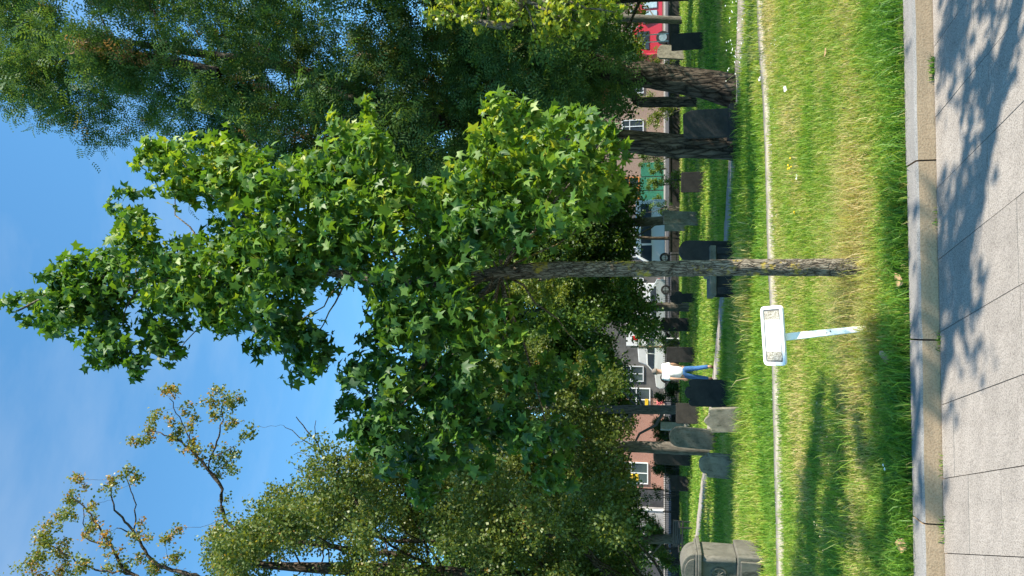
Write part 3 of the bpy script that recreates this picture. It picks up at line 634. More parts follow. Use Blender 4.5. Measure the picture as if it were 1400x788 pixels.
# ------------------------------------------------------------ sign
sp_ = gnd(1196, 446)
sg = thing('plaque_sign', 'small white lectern sign on a slim leaning post beside the young tree', 'sign', sp_)
top = at(1074, 461, sp_[1] - .03) - sp_
mb = MB(); n = 9; prof = []
for q in range(n):
    t = q/(n-1.0); c_ = np.array((0, 0, -.08))*(1-t) + top*t; wd = .019 + .008*t; th_ = .006
    prof.append([c_ + np.array((sx_*wd*.92 - sy_*th_*.4, sx_*wd*.4 + sy_*th_*.92, 0)) for sx_, sy_ in ((-1,-1),(1,-1),(1,1),(-1,1))])
V = [p for r in prof for p in r]; F = [(q*4+k, q*4+(k+1)%4, q*4+4+(k+1)%4, q*4+4+k) for q in range(n-1) for k in range(4)] + [(0,3,2,1), (n*4-4,n*4-3,n*4-2,n*4-1)]
mb.add(V, F).build('post', M['white'], sg, .002)
for z_, dx in ((.30, .004), (.325, -.006)):
    MB().tube([(top[0]*z_/top[2]+dx, top[1]*z_/top[2]-.007, z_), (top[0]*z_/top[2]+dx, top[1]*z_/top[2]-.011, z_)], .0045, 8).build('bolt', M['black'], sg)
def rrect(w_, h_, r, k=6):
    o = []
    for cx, cy, a0 in ((w_-r, h_-r, 0), (-w_+r, h_-r, 90), (-w_+r, -h_+r, 180), (w_-r, -h_+r, 270)):
        for q in range(k): a = R(a0 + 90*q/(k-1)); o.append((cx + r*math.cos(a), cy + r*math.sin(a)))
    return o
pan = bpy.data.objects.new('panel_tmp', None)
pc = at(1058, 459, sp_[1]) - sp_
PR = Matrix.Translation(Vector(pc)) @ Matrix.Rotation(R(4), 4, 'Z') @ Matrix.Rotation(R(-3), 4, 'Y') @ Matrix.Rotation(R(36), 4, 'X') @ Matrix.Scale(.92, 4)
def plate(name, w_, h_, r, z0, z1, m, holes=None):
    o_ = rrect(w_, h_, r); k = len(o_); mb = MB()
    if holes is None:
        mb.add([(x, y, z0) for x, y in o_] + [(x, y, z1) for x, y in o_], [tuple(range(k-1,-1,-1)), tuple(range(k, 2*k))] + [(i, (i+1)%k, (i+1)%k+k, i+k) for i in range(k)])
    else:
        q_ = rrect(*holes); V = [(x,y,z0) for x,y in o_] + [(x,y,z1) for x,y in o_] + [(x,y,z1) for x,y in q_] + [(x,y,z0) for x,y in q_]
        F = []
        for i in range(k):
            j = (i+1) % k
            for a in range(3): F.append((a*k+i, a*k+j, a*k+k+j, a*k+k+i))
            F.append((3*k+i, 3*k+j, j, i))
        mb.add(V, F)
    o = mb.build(name, m, sg); o.matrix_local = PR; return o
plate('panel', .226, .104, .03, 0, .008, M['white'])
plate('panel_rim', .234, .112, .036, -.004, .0135, M['white'], (.208, .086, .014))
# print: a grey hairline border, tan flecked bands at both ends, a plain white centre
m, t, b = mat('flecked_print'); n_ = noise(t, 75, 4, .8); r_ = ramp(t, [(.4, (.17,.15,.11)), (.5, (.34,.31,.25)), (.62, (.55,.53,.47))]); t.links.new(n_.outputs[0], r_.inputs[0]); t.links.new(r_.outputs[0], b.inputs['Base Color']); b.inputs['Roughness'].default_value = .4
M['print'] = m; M['hair'] = flat('grey_print', (.12,.12,.115), .4, 0, .1)
plate('border_print', .206, .086, .012, .008, .0095, M['hair'])
for sx_ in (-1, 1):
    o = MB().box(sx_*.16-.034, sx_*.16+.034, -.076, .076, .0092, .0105).build('print_band', M['print'], sg); o.matrix_local = PR
o = MB().box(-.126, .126, -.076, .076, .0092, .0112).build('print_centre', flat('print_paper', (.62,.62,.6), .6, 0, .04), sg); o.matrix_local = PR
random.seed(5)
bpy.data.objects.remove(pan)

# ------------------------------------------------------------ gravestones
def arc(cx, cz, r, a0, a1, k): return [(cx + r*math.cos(R(a0+(a1-a0)*q/k)), cz + r*math.sin(R(a0+(a1-a0)*q/k))) for q in range(k+1)]
def profile(kind, w_, h_):
    a = w_/2
    if kind == 'flat': return [(-a, 0), (a, 0), (a, h_*.985), (a*.9, h_), (-a*.95, h_), (-a, h_*.97)]
    if kind == 'clip': return [(-a, 0), (a, 0), (a, h_*.86), (a*.72, h_), (-a*.8, h_*.985), (-a, h_*.9)]
    if kind == 'round': 
        rz = min(a, h_*.5); return [(-a, 0), (a, 0)] + [(x, h_-rz + z*rz/a) for x, z in arc(0, 0, a, 0, 180, 14)]
    if kind == 'low': return [(-a, 0), (a, 0)] + [(x, h_*.86 + z*h_*.14/a) for x, z in arc(0, 0, a, 0, 180, 12)]
    if kind == 'shoulder':
        s = a*.30; rz = h_*.17
        return [(-a, 0), (a, 0), (a, h_*.74)] + arc(a-s*.5, h_*.74, s*.5, 0, 150, 5) + [(x, h_*.83 + z*rz/(a-s)) for x, z in arc(0, 0, a-s, 0, 180, 12)] + arc(-a+s*.5, h_*.74, s*.5, 30, 180, 5)
    if kind == 'scallop':
        return [(-a, 0), (a, 0), (a, h_*.82)] + arc(a*.72, h_*.84, a*.26, 0, 160, 6) + [(x, h_*.88 + z*h_*.12/(a*.45)) for x, z in arc(0, 0, a*.45, 0, 180, 10)] + arc(-a*.72, h_*.84, a*.26, 20, 180, 6)
    if kind == 'scroll':
        return [(-a, 0), (a, 0), (a, h_*.8)] + arc(a*.8, h_*.82, a*.18, 0, 140, 5) + [(a*.5, h_*.86), (a*.2, h_*.95), (0, h_), (-a*.25, h_*.94), (-a*.55, h_*.85)] + arc(-a*.8, h_*.82, a*.18, 40, 180, 5)
    if kind == 'cross':
        return [(-a*.75, 0), (a*.75, 0), (a*.7, h_*.55), (a, h_*.6), (a, h_*.78), (a*.5, h_*.86), (a*.35, h_), (-a*.35, h_), (-a*.5, h_*.86), (-a, h_*.78), (-a, h_*.6), (-a*.7, h_*.55)]
def worn(pts, w_): return pts[:2] + [(x + random.gauss(0, .008*w_), z + random.gauss(0, .008*w_)) for x, z in pts[2:]]
GRP = 'gravestones standing in the churchyard grass'
BASES = []
def gravestone(vt, vb, y0, y1, kind, m, label, lean=0, turn=0, tilt=0, thick=.1, base=None, name='gravestone', relief=False):
    c = gnd(vb, (y0+y1)/2); s = scale_at(c); w_ = (y1-y0)/s; h_ = (vb-vt)/s
    g = thing(name, label, 'gravestone', c, R(turn), GRP)
    sl = MB().prism(worn(profile(kind, w_, h_ + .08), w_), -thick/2, thick/2).build('slab', M[m], g, .012)
    sl.location.z = -.08; sl.rotation_euler = (R(tilt), R(lean), 0)
    BASES.append((c, w_))
    if base: MB().box(-w_*.62, w_*.62, -thick*1.1, thick*1.1, -.06, base).build('base', M[m], g, .015)
    if relief:
        p = profile(kind, w_*.84, h_*.84); o = MB().prism(p, -.012, 0).build('carved_panel', M[m], g, .004); o.location = (0, -thick/2 - .001, h_*.06 - .0); o.rotation_euler = sl.rotation_euler
    return g
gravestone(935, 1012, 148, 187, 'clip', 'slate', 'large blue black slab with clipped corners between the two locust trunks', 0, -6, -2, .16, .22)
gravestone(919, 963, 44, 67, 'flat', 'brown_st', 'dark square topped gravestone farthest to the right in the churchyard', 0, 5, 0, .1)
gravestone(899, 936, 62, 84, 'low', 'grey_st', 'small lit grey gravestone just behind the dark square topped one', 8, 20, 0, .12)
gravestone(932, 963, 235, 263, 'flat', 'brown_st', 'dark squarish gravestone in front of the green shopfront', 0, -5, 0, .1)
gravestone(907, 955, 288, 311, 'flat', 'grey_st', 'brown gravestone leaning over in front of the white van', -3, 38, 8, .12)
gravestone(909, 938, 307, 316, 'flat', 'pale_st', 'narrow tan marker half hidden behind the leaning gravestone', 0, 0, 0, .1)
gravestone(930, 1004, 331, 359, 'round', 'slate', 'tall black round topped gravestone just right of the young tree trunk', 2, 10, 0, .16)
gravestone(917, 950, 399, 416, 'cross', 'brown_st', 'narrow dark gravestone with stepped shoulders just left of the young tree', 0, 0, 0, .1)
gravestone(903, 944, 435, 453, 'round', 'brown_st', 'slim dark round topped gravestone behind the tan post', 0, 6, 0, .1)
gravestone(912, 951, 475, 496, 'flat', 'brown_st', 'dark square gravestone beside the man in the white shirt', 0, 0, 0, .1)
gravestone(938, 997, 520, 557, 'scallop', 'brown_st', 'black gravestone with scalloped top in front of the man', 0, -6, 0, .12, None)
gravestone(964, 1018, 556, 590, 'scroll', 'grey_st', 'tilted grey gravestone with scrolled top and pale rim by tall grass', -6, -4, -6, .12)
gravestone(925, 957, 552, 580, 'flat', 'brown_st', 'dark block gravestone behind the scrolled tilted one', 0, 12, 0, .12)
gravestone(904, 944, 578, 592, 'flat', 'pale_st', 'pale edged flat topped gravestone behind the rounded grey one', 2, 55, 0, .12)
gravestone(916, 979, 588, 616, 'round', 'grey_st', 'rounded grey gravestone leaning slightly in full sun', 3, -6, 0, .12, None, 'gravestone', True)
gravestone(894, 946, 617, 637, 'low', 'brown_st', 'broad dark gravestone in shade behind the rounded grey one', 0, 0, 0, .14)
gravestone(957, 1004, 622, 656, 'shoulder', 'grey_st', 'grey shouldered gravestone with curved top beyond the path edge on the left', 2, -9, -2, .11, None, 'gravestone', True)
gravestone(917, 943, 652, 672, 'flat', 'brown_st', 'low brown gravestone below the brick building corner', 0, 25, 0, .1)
gravestone(945, 962, 190, 208, 'flat', 'brown_st', 'stubby dark stone left of the black locust trunk', 0, 0, 0, .12)
bx = np.concatenate([rng.uniform(-.62, .62, 110)*w_ + c[0] for c, w_ in BASES]); by = np.concatenate([rng.normal(-.11, .07, 110) + c[1] for c, w_ in BASES])
blades(bx, by, rng.uniform(.08, .26, len(bx)), rng.uniform(.006, .013, len(bx)), np.clip(.4+.22*rng.standard_normal(len(bx)), 0, 1), .5, 'grass_at_the_stones')
# table tomb behind the young tree
c = gnd(1004, 372); s = scale_at(c); tb = thing('table_tomb', 'low table tomb with grey slab top right behind the young tree trunk', 'tomb', c, R(6), 'tombs in the churchyard')
L_ = 68/s; hh = (1004-970)/s
MB().box(-L_/2, L_/2, -.3, .5, hh-.13, hh).build('top_slab', M['grey_st'], tb, .02)
MB().box(-L_/2+.1, L_/2-.1, -.22, .42, -.05, hh-.13).build('chest', M['slate'], tb, .01)
for sx_ in (-1, 1):
    for y_ in (-.25, .45): MB().box(sx_*(L_/2-.1)-.07, sx_*(L_/2-.1)+.07, y_-.03, y_+.03, -.05, hh-.135).build('corner_pier', M['slate'], tb, .008)
MB().box(-.14, .26, -.05, .1, hh-.01, hh+.1).build('finial', M['grey_st'], tb, .03)
# carved monument at the left edge
tuft(1040, 765, 260, .5, .1, .3, .6, .008, .1)
c = gnd(1040, 779); s = scale_at(c); k_ = 1/s
mo = thing('carved_monument', 'big grey carved monument with rounded pediment and ring relief at the left edge', 'monument', c, R(-6), 'tombs in the churchyard')
W_ = 29*k_; H_ = 104*k_
MB().box(-W_*1.0, W_*1.0, -.28, .28, -.1, 34*k_).build('pedestal', M['mon_st'], mo, .02)
MB().box(-W_*.86, W_*.86, -.22, .22, 34*k_, 80*k_).build('shaft', M['mon_st'], mo, .015)
MB().box(-W_*1.02, W_*1.02, -.3, .3, 80*k_, 85*k_).box(-W_*.95, W_*.95, -.26, .26, 85*k_, 88*k_).build('cornice', M['mon_st'], mo, .012)
pd = [(-W_*.86, 88*k_), (W_*.86, 88*k_)] + [(x, 88*k_ + z*.75) for x, z in arc(0, 0, W_*.86, 0, 180, 16)]
MB().prism(pd, -.2, .2).build('pediment', M['mon_st'], mo, .015)
pd = [(x*.72, (z-88*k_)*.66 + 90*k_) for x, z in pd]; MB().prism(pd, -.222, -.198).build('pediment_relief', M['mon_st'], mo, .008)
for sx_ in (-1, 1): MB().tube([(sx_*W_*.72, -.225, 36*k_), (sx_*W_*.72, -.225, 79*k_)], .05, 10).build('pilaster', M['mon_st'], mo, smooth=True)
ring = MB(); T_ = np.linspace(0, 2*np.pi, 25)
ring.tube([(math.cos(a)*9.5*k_ - 1*k_, -.225, 57*k_ + math.sin(a)*9.5*k_) for a in T_], 1.7*k_, 8, cap=False).build('ring_relief', M['mon_st'], mo, smooth=True)
mb = MB()
for q in range(7): 
    a = q*.9; mb.tube([(-1*k_, -.222, 57*k_), (math.cos(a)*7*k_-k_, -.232, 57*k_+math.sin(a)*7*k_)], [1.2*k_, .5*k_], 6)
mb.build('wreath_relief', M['mon_st'], mo)
MB().box(-W_*.8, W_*.8, -.31, -.275, 4*k_, 30*k_).build('inscription_panel', M['mon_st'], mo, .01)

# ------------------------------------------------------------ bench
c = gnd(946, 735); be = thing('park_bench', 'black slatted bench standing by the footpath at the left', 'bench', c, R(-20))
for sx_ in (-.72, .72):
    MB().box(sx_-.025, sx_+.025, -.25, -.2, 0, .6).box(sx_-.025, sx_+.025, .2, .25, 0, .9).box(sx_-.025, sx_+.025, -.2, .2, .4, .44).box(sx_-.03, sx_+.03, -.27, .2, .6, .64).build('leg_frame', M['black'], be, .006)
for q in range(5): MB().box(-.8, .8, -.22+q*.09, -.15+q*.09, .441, .47).build('seat_slat', M['black'], be, .005)
for q in range(4): MB().box(-.8, .8, .19, .215, .53+q*.1, .6+q*.1).build('back_slat', M['black'], be, .005)

# ------------------------------------------------------------ people
M['skin'] = flat('skin', (.42,.24,.16), .55, 0, .08); M['shirt_white'] = flat('white_cotton', (.78,.78,.76), .85, 0, .04, 9, .2)
M['denim'] = flat('blue_denim', (.045,.125,.29), .85, 0, .25, 14, .2); M['denim_dark'] = flat('slate_denim', (.05,.1,.18), .85, 0, .2, 14, .2)
M['hair_grey'] = flat('grey_hair', (.16,.14,.125), .8, 0, .3, 40); M['hair_dark'] = flat('dark_hair', (.025,.018,.014), .7, 0, .3, 40)
M['leather'] = flat('brown_leather', (.1,.045,.025), .5); M['pink'] = flat('pink_cloth', (.5,.12,.13), .85, 0, .15); M['purple'] = flat('mauve_cloth', (.2,.11,.3), .85, 0, .3); M['navy'] = flat('navy_cloth', (.02,.022,.05), .9)
def skin(name, nodes, edges, m, parent, sub=2, root=0):
    me = bpy.data.meshes.new(name); me.from_pydata([n[0] for n in nodes], edges, []); o = link(name, me, m, parent)
    md = o.modifiers.new('skin', 'SKIN')
    for i_, n_ in enumerate(nodes): me.skin_vertices[0].data[i_].radius = n_[1] if isinstance(n_[1], tuple) else (n_[1], n_[1]); me.skin_vertices[0].data[i_].use_root = (i_ == root)
    md.use_smooth_shade = True; sb_ = o.modifiers.new('sub', 'SUBSURF'); sb_.levels = sub; sb_.render_levels = sub; return o
def person(label, loc, rz, H, J, cloth, group=None):
    """J holds joint positions for a 1.75 m figure facing -y"""
    k = H/1.75; g = thing('person', label, 'person', loc, R(rz), group)
    v = lambda p: Vector(p)*k
    N = []; E = []
    def nd(p, r): N.append((v(p), r if not isinstance(r, tuple) else r)); N[-1] = (N[-1][0], tuple(a*k for a in r) if isinstance(r, tuple) else r*k); return len(N)-1
    pel = nd(J['pelvis'], (.14,.1)); wst = nd(J['waist'], (.115,.08)); ch = nd(J['chest'], (.125,.08)); nb = nd(J['neck'], .058); hb = nd(J['jaw'], (.07,.085)); hd = nd(J['head'], (.088,.108)); tp = nd(J['crown'], (.062,.078))
    E += [(pel,wst),(wst,ch),(ch,nb),(nb,hb),(hb,hd),(hd,tp)]
    for sd_ in ('l', 'r'):
        sh = nd(J['sh_'+sd_], .055); el = nd(J['el_'+sd_], .041); wr = nd(J['wr_'+sd_], .028); pa = nd(Vector(J['wr_'+sd_]) + Vector(J['hand_'+sd_])*.08, (.036,.018)); E += [(ch,sh),(sh,el),(el,wr),(wr,pa)]
        hd_ = Vector(J['hand_'+sd_]).normalized(); side = hd_.cross(Vector((0, -1, .2))).normalized()
        for q, ln in enumerate((.066,.078,.074,.058)):
            a = Vector(J['wr_'+sd_]) + hd_*.085 + side*(q-1.5)*.019; m1 = nd(a, .0095); m2 = nd(a + hd_*ln*.55 + Vector((0,-.008,0)), .0085); m3 = nd(a + hd_*ln + Vector((0,-.026,0)), .007); E += [(pa,m1),(m1,m2),(m2,m3)]
        a = Vector(J['wr_'+sd_]) + hd_*.03 + side*-.035; m1 = nd(a, .011); m2 = nd(a + hd_*.05 + side*-.022, .009); E += [(wr,m1),(m1,m2)]
        hp = nd(J['hip_'+sd_], .085); kn = nd(J['kn_'+sd_], .055); an = nd(J['an_'+sd_], .038); to = nd(J['toe_'+sd_], (.04,.025)); E += [(pel,hp),(hp,kn),(kn,an),(an,to)]
    skin('body', N, E, cloth['skin'], g)
    f = .112
    hdv = v(J['head'])
    nose = MB().tube([hdv + Vector((0,-.085,.0))*k, hdv + Vector((0,-.112,-.028))*k], [.008*k,.014*k], 6).build('nose', cloth['skin'], g)
    for sx_ in (-1, 1):
        MB().tube([hdv + Vector((sx_*.075,.005,.015))*k, hdv + Vector((sx_*.09,.012,-.03))*k], [.02*k,.012*k], 6).build('ear', cloth['skin'], g)
        MB().tube([hdv + Vector((sx_*.03,-.082,.012))*k, hdv + Vector((sx_*.03,-.093,.012))*k], [.013*k,.006*k], 6).build('eye', M['hair_dark'], g)
    MB().tube([hdv + Vector((-.024,-.084,-.062))*k, hdv + Vector((.024,-.084,-.062))*k], .007*k, 6).build('mouth', M['pink'], g)
    # hair: a cap that leaves the face open
    mb = MB(); rows, cols = 7, 14; V = []; F = []
    for a in range(rows):
        ph = R(4 + a*16)
        for c_ in range(cols):
            th_ = 2*math.pi*c_/cols; front = max(0, -math.sin(th_)); pp = ph*(1 - .45*front) if ph > R(50) else ph
            V.append(tuple(hdv + Vector((.092*math.sin(pp)*math.cos(th_), .012+.11*math.sin(pp)*math.sin(th_), .012 + .112*math.cos(pp)))*k))
    F = [(a*cols+c_, a*cols+(c_+1)%cols, (a+1)*cols+(c_+1)%cols, (a+1)*cols+c_) for a in range(rows-1) for c_ in range(cols)] + [tuple(range(cols))]
    mb.add(V, F).build('hair', cloth['hair'], g, smooth=True)
    # shirt
    N2 = []; E2 = []
    def n2(p, r): N2.append((v(p), tuple(a*k for a in r) if isinstance(r, tuple) else r*k)); return len(N2)-1
    hem = n2(Vector(J['pelvis']) + Vector((0,0,-.12)), (.185,.15)); w2 = n2(J['waist'], (.18,.142)); c2 = n2(J['chest'], (.2,.15)); n3 = n2(Vector(J['neck'])*.8 + Vector(J['chest'])*.2, (.11,.095)); E2 += [(hem,w2),(w2,c2),(c2,n3)]
    for sd_ in ('l', 'r'):
        a, b_ = Vector(J['sh_'+sd_]), Vector(J['el_'+sd_]); s1 = n2(a, .088); e1 = n2(a.lerp(b_, cloth.get('sleeve', .7)), .072); E2 += [(c2,s1),(s1,e1)]
    skin('shirt', N2, E2, cloth['shirt'], g)
    N2.clear(); E2 = []
    p1 = n2(Vector(J['pelvis']) + Vector((0,0,.04)), (.152,.118)); p2 = n2(Vector(J['pelvis'])+Vector((0,0,-.05)), (.155,.125)); E2 += [(p1,p2)]
    for sd_ in ('l', 'r'):
        a, b_, c_ = (Vector(J[q+sd_]) for q in ('hip_','kn_','an_')); h1 = n2(a + Vector((0,0,-.03)), .098); k1 = n2(b_, .072); m1 = n2(b_.lerp(c_, .5), .066); a1 = n2(b_.lerp(c_, .92), .058); E2 += [(p2,h1),(h1,k1),(k1,m1),(m1,a1)]
    skin('trousers', N2, E2, cloth['trousers'], g)
    for sd_ in ('l', 'r'):
        a, b_ = Vector(J['an_'+sd_]), Vector(J['toe_'+sd_]); N2.clear(); q1 = n2(a + (a-b_)*.2 + Vector((0,0,-.03)), (.045,.05)); q2 = n2(a.lerp(b_,.5) + Vector((0,0,-.015)), (.05,.045)); q3 = n2(b_ + (b_-a)*.25, (.045,.032)); skin('shoe', N2, [(q1,q2),(q2,q3)], cloth['shoe'], g)
    return g
STAND = dict(pelvis=(0,0,.93), waist=(0,.0,1.1), chest=(0,.01,1.32), neck=(0,.0,1.48), jaw=(0,-.02,1.56), head=(0,-.015,1.635), crown=(0,-.01,1.71),
  sh_l=(.19,.01,1.40), el_l=(.24,.05,1.12), wr_l=(.25,-.02,.87), hand_l=(.02,-.25,-.95), sh_r=(-.19,.01,1.40), el_r=(-.25,.06,1.12), wr_r=(-.24,-.02,.87), hand_r=(0,-.25,-.95),
  hip_l=(.095,0,.88), kn_l=(.11,-.03,.49), an_l=(.12,.02,.09), toe_l=(.13,-.12,.035), hip_r=(-.095,0,.88), kn_r=(-.11,-.03,.49), an_r=(-.12,.02,.09), toe_r=(-.13,-.12,.035))
WALK = dict(STAND); WALK.update(kn_l=(.1,-.13,.5), an_l=(.11,-.2,.1), toe_l=(.12,-.34,.045), kn_r=(-.1,.07,.5), an_r=(-.11,.25,.13), toe_r=(-.12,.13,.035), el_l=(.25,.12,1.13), wr_l=(.24,.1,.88), el_r=(-.25,-.02,1.12), wr_r=(-.23,-.2,.92))
mc = gnd(976, 510)
person('man with grey hair in white t-shirt and blue jeans walking on the footpath', mc, 205, 83/scale_at(mc), WALK, dict(skin=M['skin'], hair=M['hair_grey'], shirt=M['shirt_white'], trousers=M['denim'], shoe=M['leather']))
m2 = gnd(921, 551)
person('small distant person in a pink top by the white framed window', m2, 30, 1.66, WALK, dict(skin=M['skin'], hair=M['hair_dark'], shirt=M['pink'], trousers=M['navy'], shoe=M['leather'], sleeve=.9))
m3 = gnd(931, 768); BEND = dict(STAND)
BEND.update(waist=(0,-.06,1.06), chest=(0,-.24,1.18), neck=(0,-.37,1.24), jaw=(0,-.45,1.25), head=(0,-.5,1.28), crown=(0,-.56,1.32), sh_l=(.19,-.28,1.2), sh_r=(-.19,-.28,1.2), el_l=(.23,-.36,.94), el_r=(-.23,-.34,.94), wr_l=(.2,-.5,.76), wr_r=(-.2,-.46,.74))
person('person in a mauve top and dark trousers bending forward behind the carved monument', m3, 60, 1.7, BEND, dict(skin=M['skin'], hair=M['hair_dark'], shirt=M['purple'], trousers=M['navy'], shoe=M['leather'], sleeve=.9))

# ------------------------------------------------------------ vehicles on the far road
def vehicle(name, label, cat, x, y, rz, paint, prof, cab, L_, W_, wheels, wr=.33, group='vehicles on the far road', back_m=None):
    """prof: body side outline; cab: (x,z) windows band outline(s)"""
    g = thing(name, label, cat, (x, y, ROADZ), R(rz), group); hw = W_/2
    def hwz(z): return hw - max(0, z-.95)*.16 - (.05 if z < .35 else 0)
    n = len(prof); V = [(a, -hwz(z), z) for a, z in prof] + [(a, hwz(z), z) for a, z in prof]
    F = [tuple(range(n)), tuple(range(2*n-1, n-1, -1))] + [(i, i+n, (i+1)%n+n, (i+1)%n) for i in range(n)]
    mb = MB(); mb.add(V, F); mb.build('body', paint, g, .04, seg=3)
    for poly in cab:
        for s_ in (-1, 1): 
            V = [(a, s_*(hwz(z)-.02), z) for a, z in poly] + [(a, s_*(hwz(z)+.012), z) for a, z in poly]; k = len(poly)
            MB().add(V, [tuple(range(k)), tuple(range(2*k-1,k-1,-1))] + [(i,(i+1)%k,(i+1)%k+k,i+k) for i in range(k)]).build('side_window', M['glass'], g)
    for wx in wheels:
        for s_ in (-1, 1):
            yy = s_*(hw-.1); tw_ = MB(); T_ = np.linspace(0, 2*np.pi, 19)
            P_ = [(wx+math.cos(a)*wr, z_, wr+math.sin(a)*wr) for z_ in (yy-.11, yy+.11) for a in T_[:-1]]; k = 18
            wo = tw_.add(P_, [(i,(i+1)%k,(i+1)%k+k,i+k) for i in range(k)] + [tuple(range(k)), tuple(range(2*k-1,k-1,-1))]).build('wheel', M['tyre'], g, .02)
            ys = sorted((s_*(hw-.1) + s_*.11, s_*(hw-.1) + s_*.122)); P_ = [(wx+math.cos(a)*wr*.62, z_, wr+math.sin(a)*wr*.62) for z_ in ys for a in T_[:-1]]
            MB().add(P_, [(i,(i+1)%k,(i+1)%k+k,i+k) for i in range(k)] + [tuple(range(k)), tuple(range(2*k-1,k-1,-1))]).build('rim', M['rim'], wo)
    xf = max(p[0] for p in prof); xb = min(p[0] for p in prof)
    for s_ in (-1, 1):
        ya, yb = sorted((s_*(hw-.1), s_*(hw-.42)))
        MB().box(xf-.1, xf+.015, ya, yb, .62, .78).build('headlight', M['lamp_clear'], g, .02); MB().box(xb-.015, xb+.1, ya, yb, .7, .92).build('tail_light', M['lamp_red'], g, .02)
    return g
def windscreen(g, a, b_, hw):   # glass laid on a sloping face from a to b (x,z)
    d = Vector((b_[0]-a[0], 0, b_[1]-a[1])); n_ = Vector((d.z, 0, -d.x)).normalized()*.015
    if n_.z < 0: n_ = -n_
    V = []
    for o_ in (-n_, n_):
        for (x, z), s_ in ((a,-1),(a,1),(b_,1),(b_,-1)): V.append((x+o_.x, s_*(hw - (.08 if z > 1.2 else 0)), z+o_.z))
    MB().add(V, [(0,1,2,3),(7,6,5,4),(0,4,5,1),(1,5,6,2),(2,6,7,3),(3,7,4,0)]).build('windscreen', M['glass'], g)
CARP = [(-2.1,.3),(2.1,.3),(2.15,.6),(2.05,.82),(1.2,.98),(.45,1.45),(-1.3,1.5),(-1.95,1.05),(-2.15,.95)]
CARW = [[(.98,1.0),(.4,1.38),(-.35,1.41),(-.35,1.0)], [(-.43,1.0),(-.43,1.41),(-1.2,1.42),(-1.62,1.04)]]
SUVP = [(-2.2,.35),(2.2,.35),(2.25,.75),(2.1,1.0),(1.15,1.12),(.55,1.68),(-1.9,1.74),(-2.2,1.15)]
SUVW = [[(.98,1.16),(.5,1.6),(-.3,1.63),(-.3,1.16)], [(-.38,1.16),(-.38,1.63),(-1.15,1.65),(-1.15,1.16)], [(-1.23,1.16),(-1.23,1.65),(-1.8,1.66),(-2.02,1.18)]]
VANP = [(-2.6,.35),(2.6,.35),(2.65,.9),(2.45,1.2),(1.75,2.3),(1.6,2.45),(-2.55,2.5),(-2.62,.9)]
VANW = [[(2.1,1.3),(1.65,2.1),(.8,2.12),(.8,1.3)], [(.65,1.35),(.65,2.1),(-.7,2.12),(-.7,1.35)], [(-.85,1.35),(-.85,2.12),(-2.3,2.14),(-2.3,1.35)]]
paint = lambda n_, c_: flat(n_, c_, .3, .15, .04, 1, .5, 0)
sil = paint('silver_paint', (.42,.46,.48)); wht = paint('white_car_paint', (.72,.73,.74)); red = paint('red_paint', (.55,.03,.05))
vx = lambda py, Y: float(at(905, py, Y)[0])
g = vehicle('van', 'white van with dark tinted windows parked beyond the churchyard', 'van', vx(322, 53), 53, 180, wht, VANP, VANW, 5.2, 2.0, (1.75,-1.7), .36); windscreen(g, (2.45,1.22), (1.78,2.25), .85)
g = vehicle('car', 'silver car parked left of the young tree trunk', 'car', vx(422, 51.5), 51.5, 182, sil, CARP, CARW, 4.3, 1.75, (1.35,-1.35)); windscreen(g, (1.2,1.0), (.5,1.42), .7)
g = vehicle('car', 'pale grey estate car parked behind the man in the white shirt', 'car', vx(488, 51.8), 51.8, 178, wht, SUVP, SUVW, 4.4, 1.8, (1.4,-1.4), .35); windscreen(g, (1.17,1.14), (.6,1.64), .72)
BOXP = [(-3.2,.5),(2.0,.5),(2.0,3.3),(-3.2,3.3)]
g = vehicle('box_truck', 'tall white box truck behind the silver car', 'truck', vx(440, 58), 58, 180, M['white_dull'], BOXP, [], 6, 2.3, (1.3,-2.2), .45)
cabm = MB().prism([(2.03,.5),(3.6,.5),(3.65,1.3),(3.3,2.3),(2.03,2.4)], -1.05, 1.05).build('cab', M['white_dull'], g, .05); MB().prism([(2.5,1.4),(3.35,1.4),(3.1,2.1),(2.5,2.1)], -1.07, -1.04).build('cab_window', M['glass'], g)
g = vehicle('fire_truck', 'bright red truck with pale panels at the far right', 'truck', vx(20, 54), 54, 180, red, [(-3.4,.5),(3.4,.5),(3.45,1.4),(3.2,2.7),(1.3,2.75),(1.25,2.3),(-3.4,2.3)], [[(3.0,1.5),(2.8,2.4),(1.6,2.42),(1.6,1.5)]], 7, 2.3, (2.2,-2.0), .48)
pbl = flat('pale_blue_panel', (.5,.62,.72), .4)
for q, ya, yb in [(q, *s_) for q in range(4) for s_ in ((-1.17,-1.0),(1.0,1.17))]: MB().box(-3.2+q*1.1, -2.3+q*1.1, ya, yb, .9, 1.9).build('locker_panel', pbl, g, .02)
MB().box(-3.3, 2.4, -.3, .3, 2.76, 2.9).build('ladder', M['rim'], g, .02)

# ------------------------------------------------------------ buildings
def brick_mat(name, c1, c2, sc=4.5):
    m, t, b = mat(name); tc = t.nodes.new('ShaderNodeTexCoord'); mp = t.nodes.new('ShaderNodeMapping'); mp.inputs['Rotation'].default_value = (R(90), 0, 0)
    bt = t.nodes.new('ShaderNodeTexBrick'); bt.inputs['Scale'].default_value = sc; bt.inputs['Color1'].default_value = (*c1, 1); bt.inputs['Color2'].default_value = (*c2, 1); bt.inputs['Mortar'].default_value = (.4,.36,.32, 1); bt.inputs['Mortar Size'].default_value = .012
    t.links.new(tc.outputs['Object'], mp.inputs[0]); t.links.new(mp.outputs[0], bt.inputs['Vector']); t.links.new(bt.outputs[0], b.inputs['Base Color']); b.inputs['Roughness'].default_value = .9; return m
M['brick'] = brick_mat('pink_brick', (.42,.2,.14), (.34,.15,.105)); M['brick2'] = brick_mat('brown_brick', (.24,.15,.11), (.3,.19,.14))
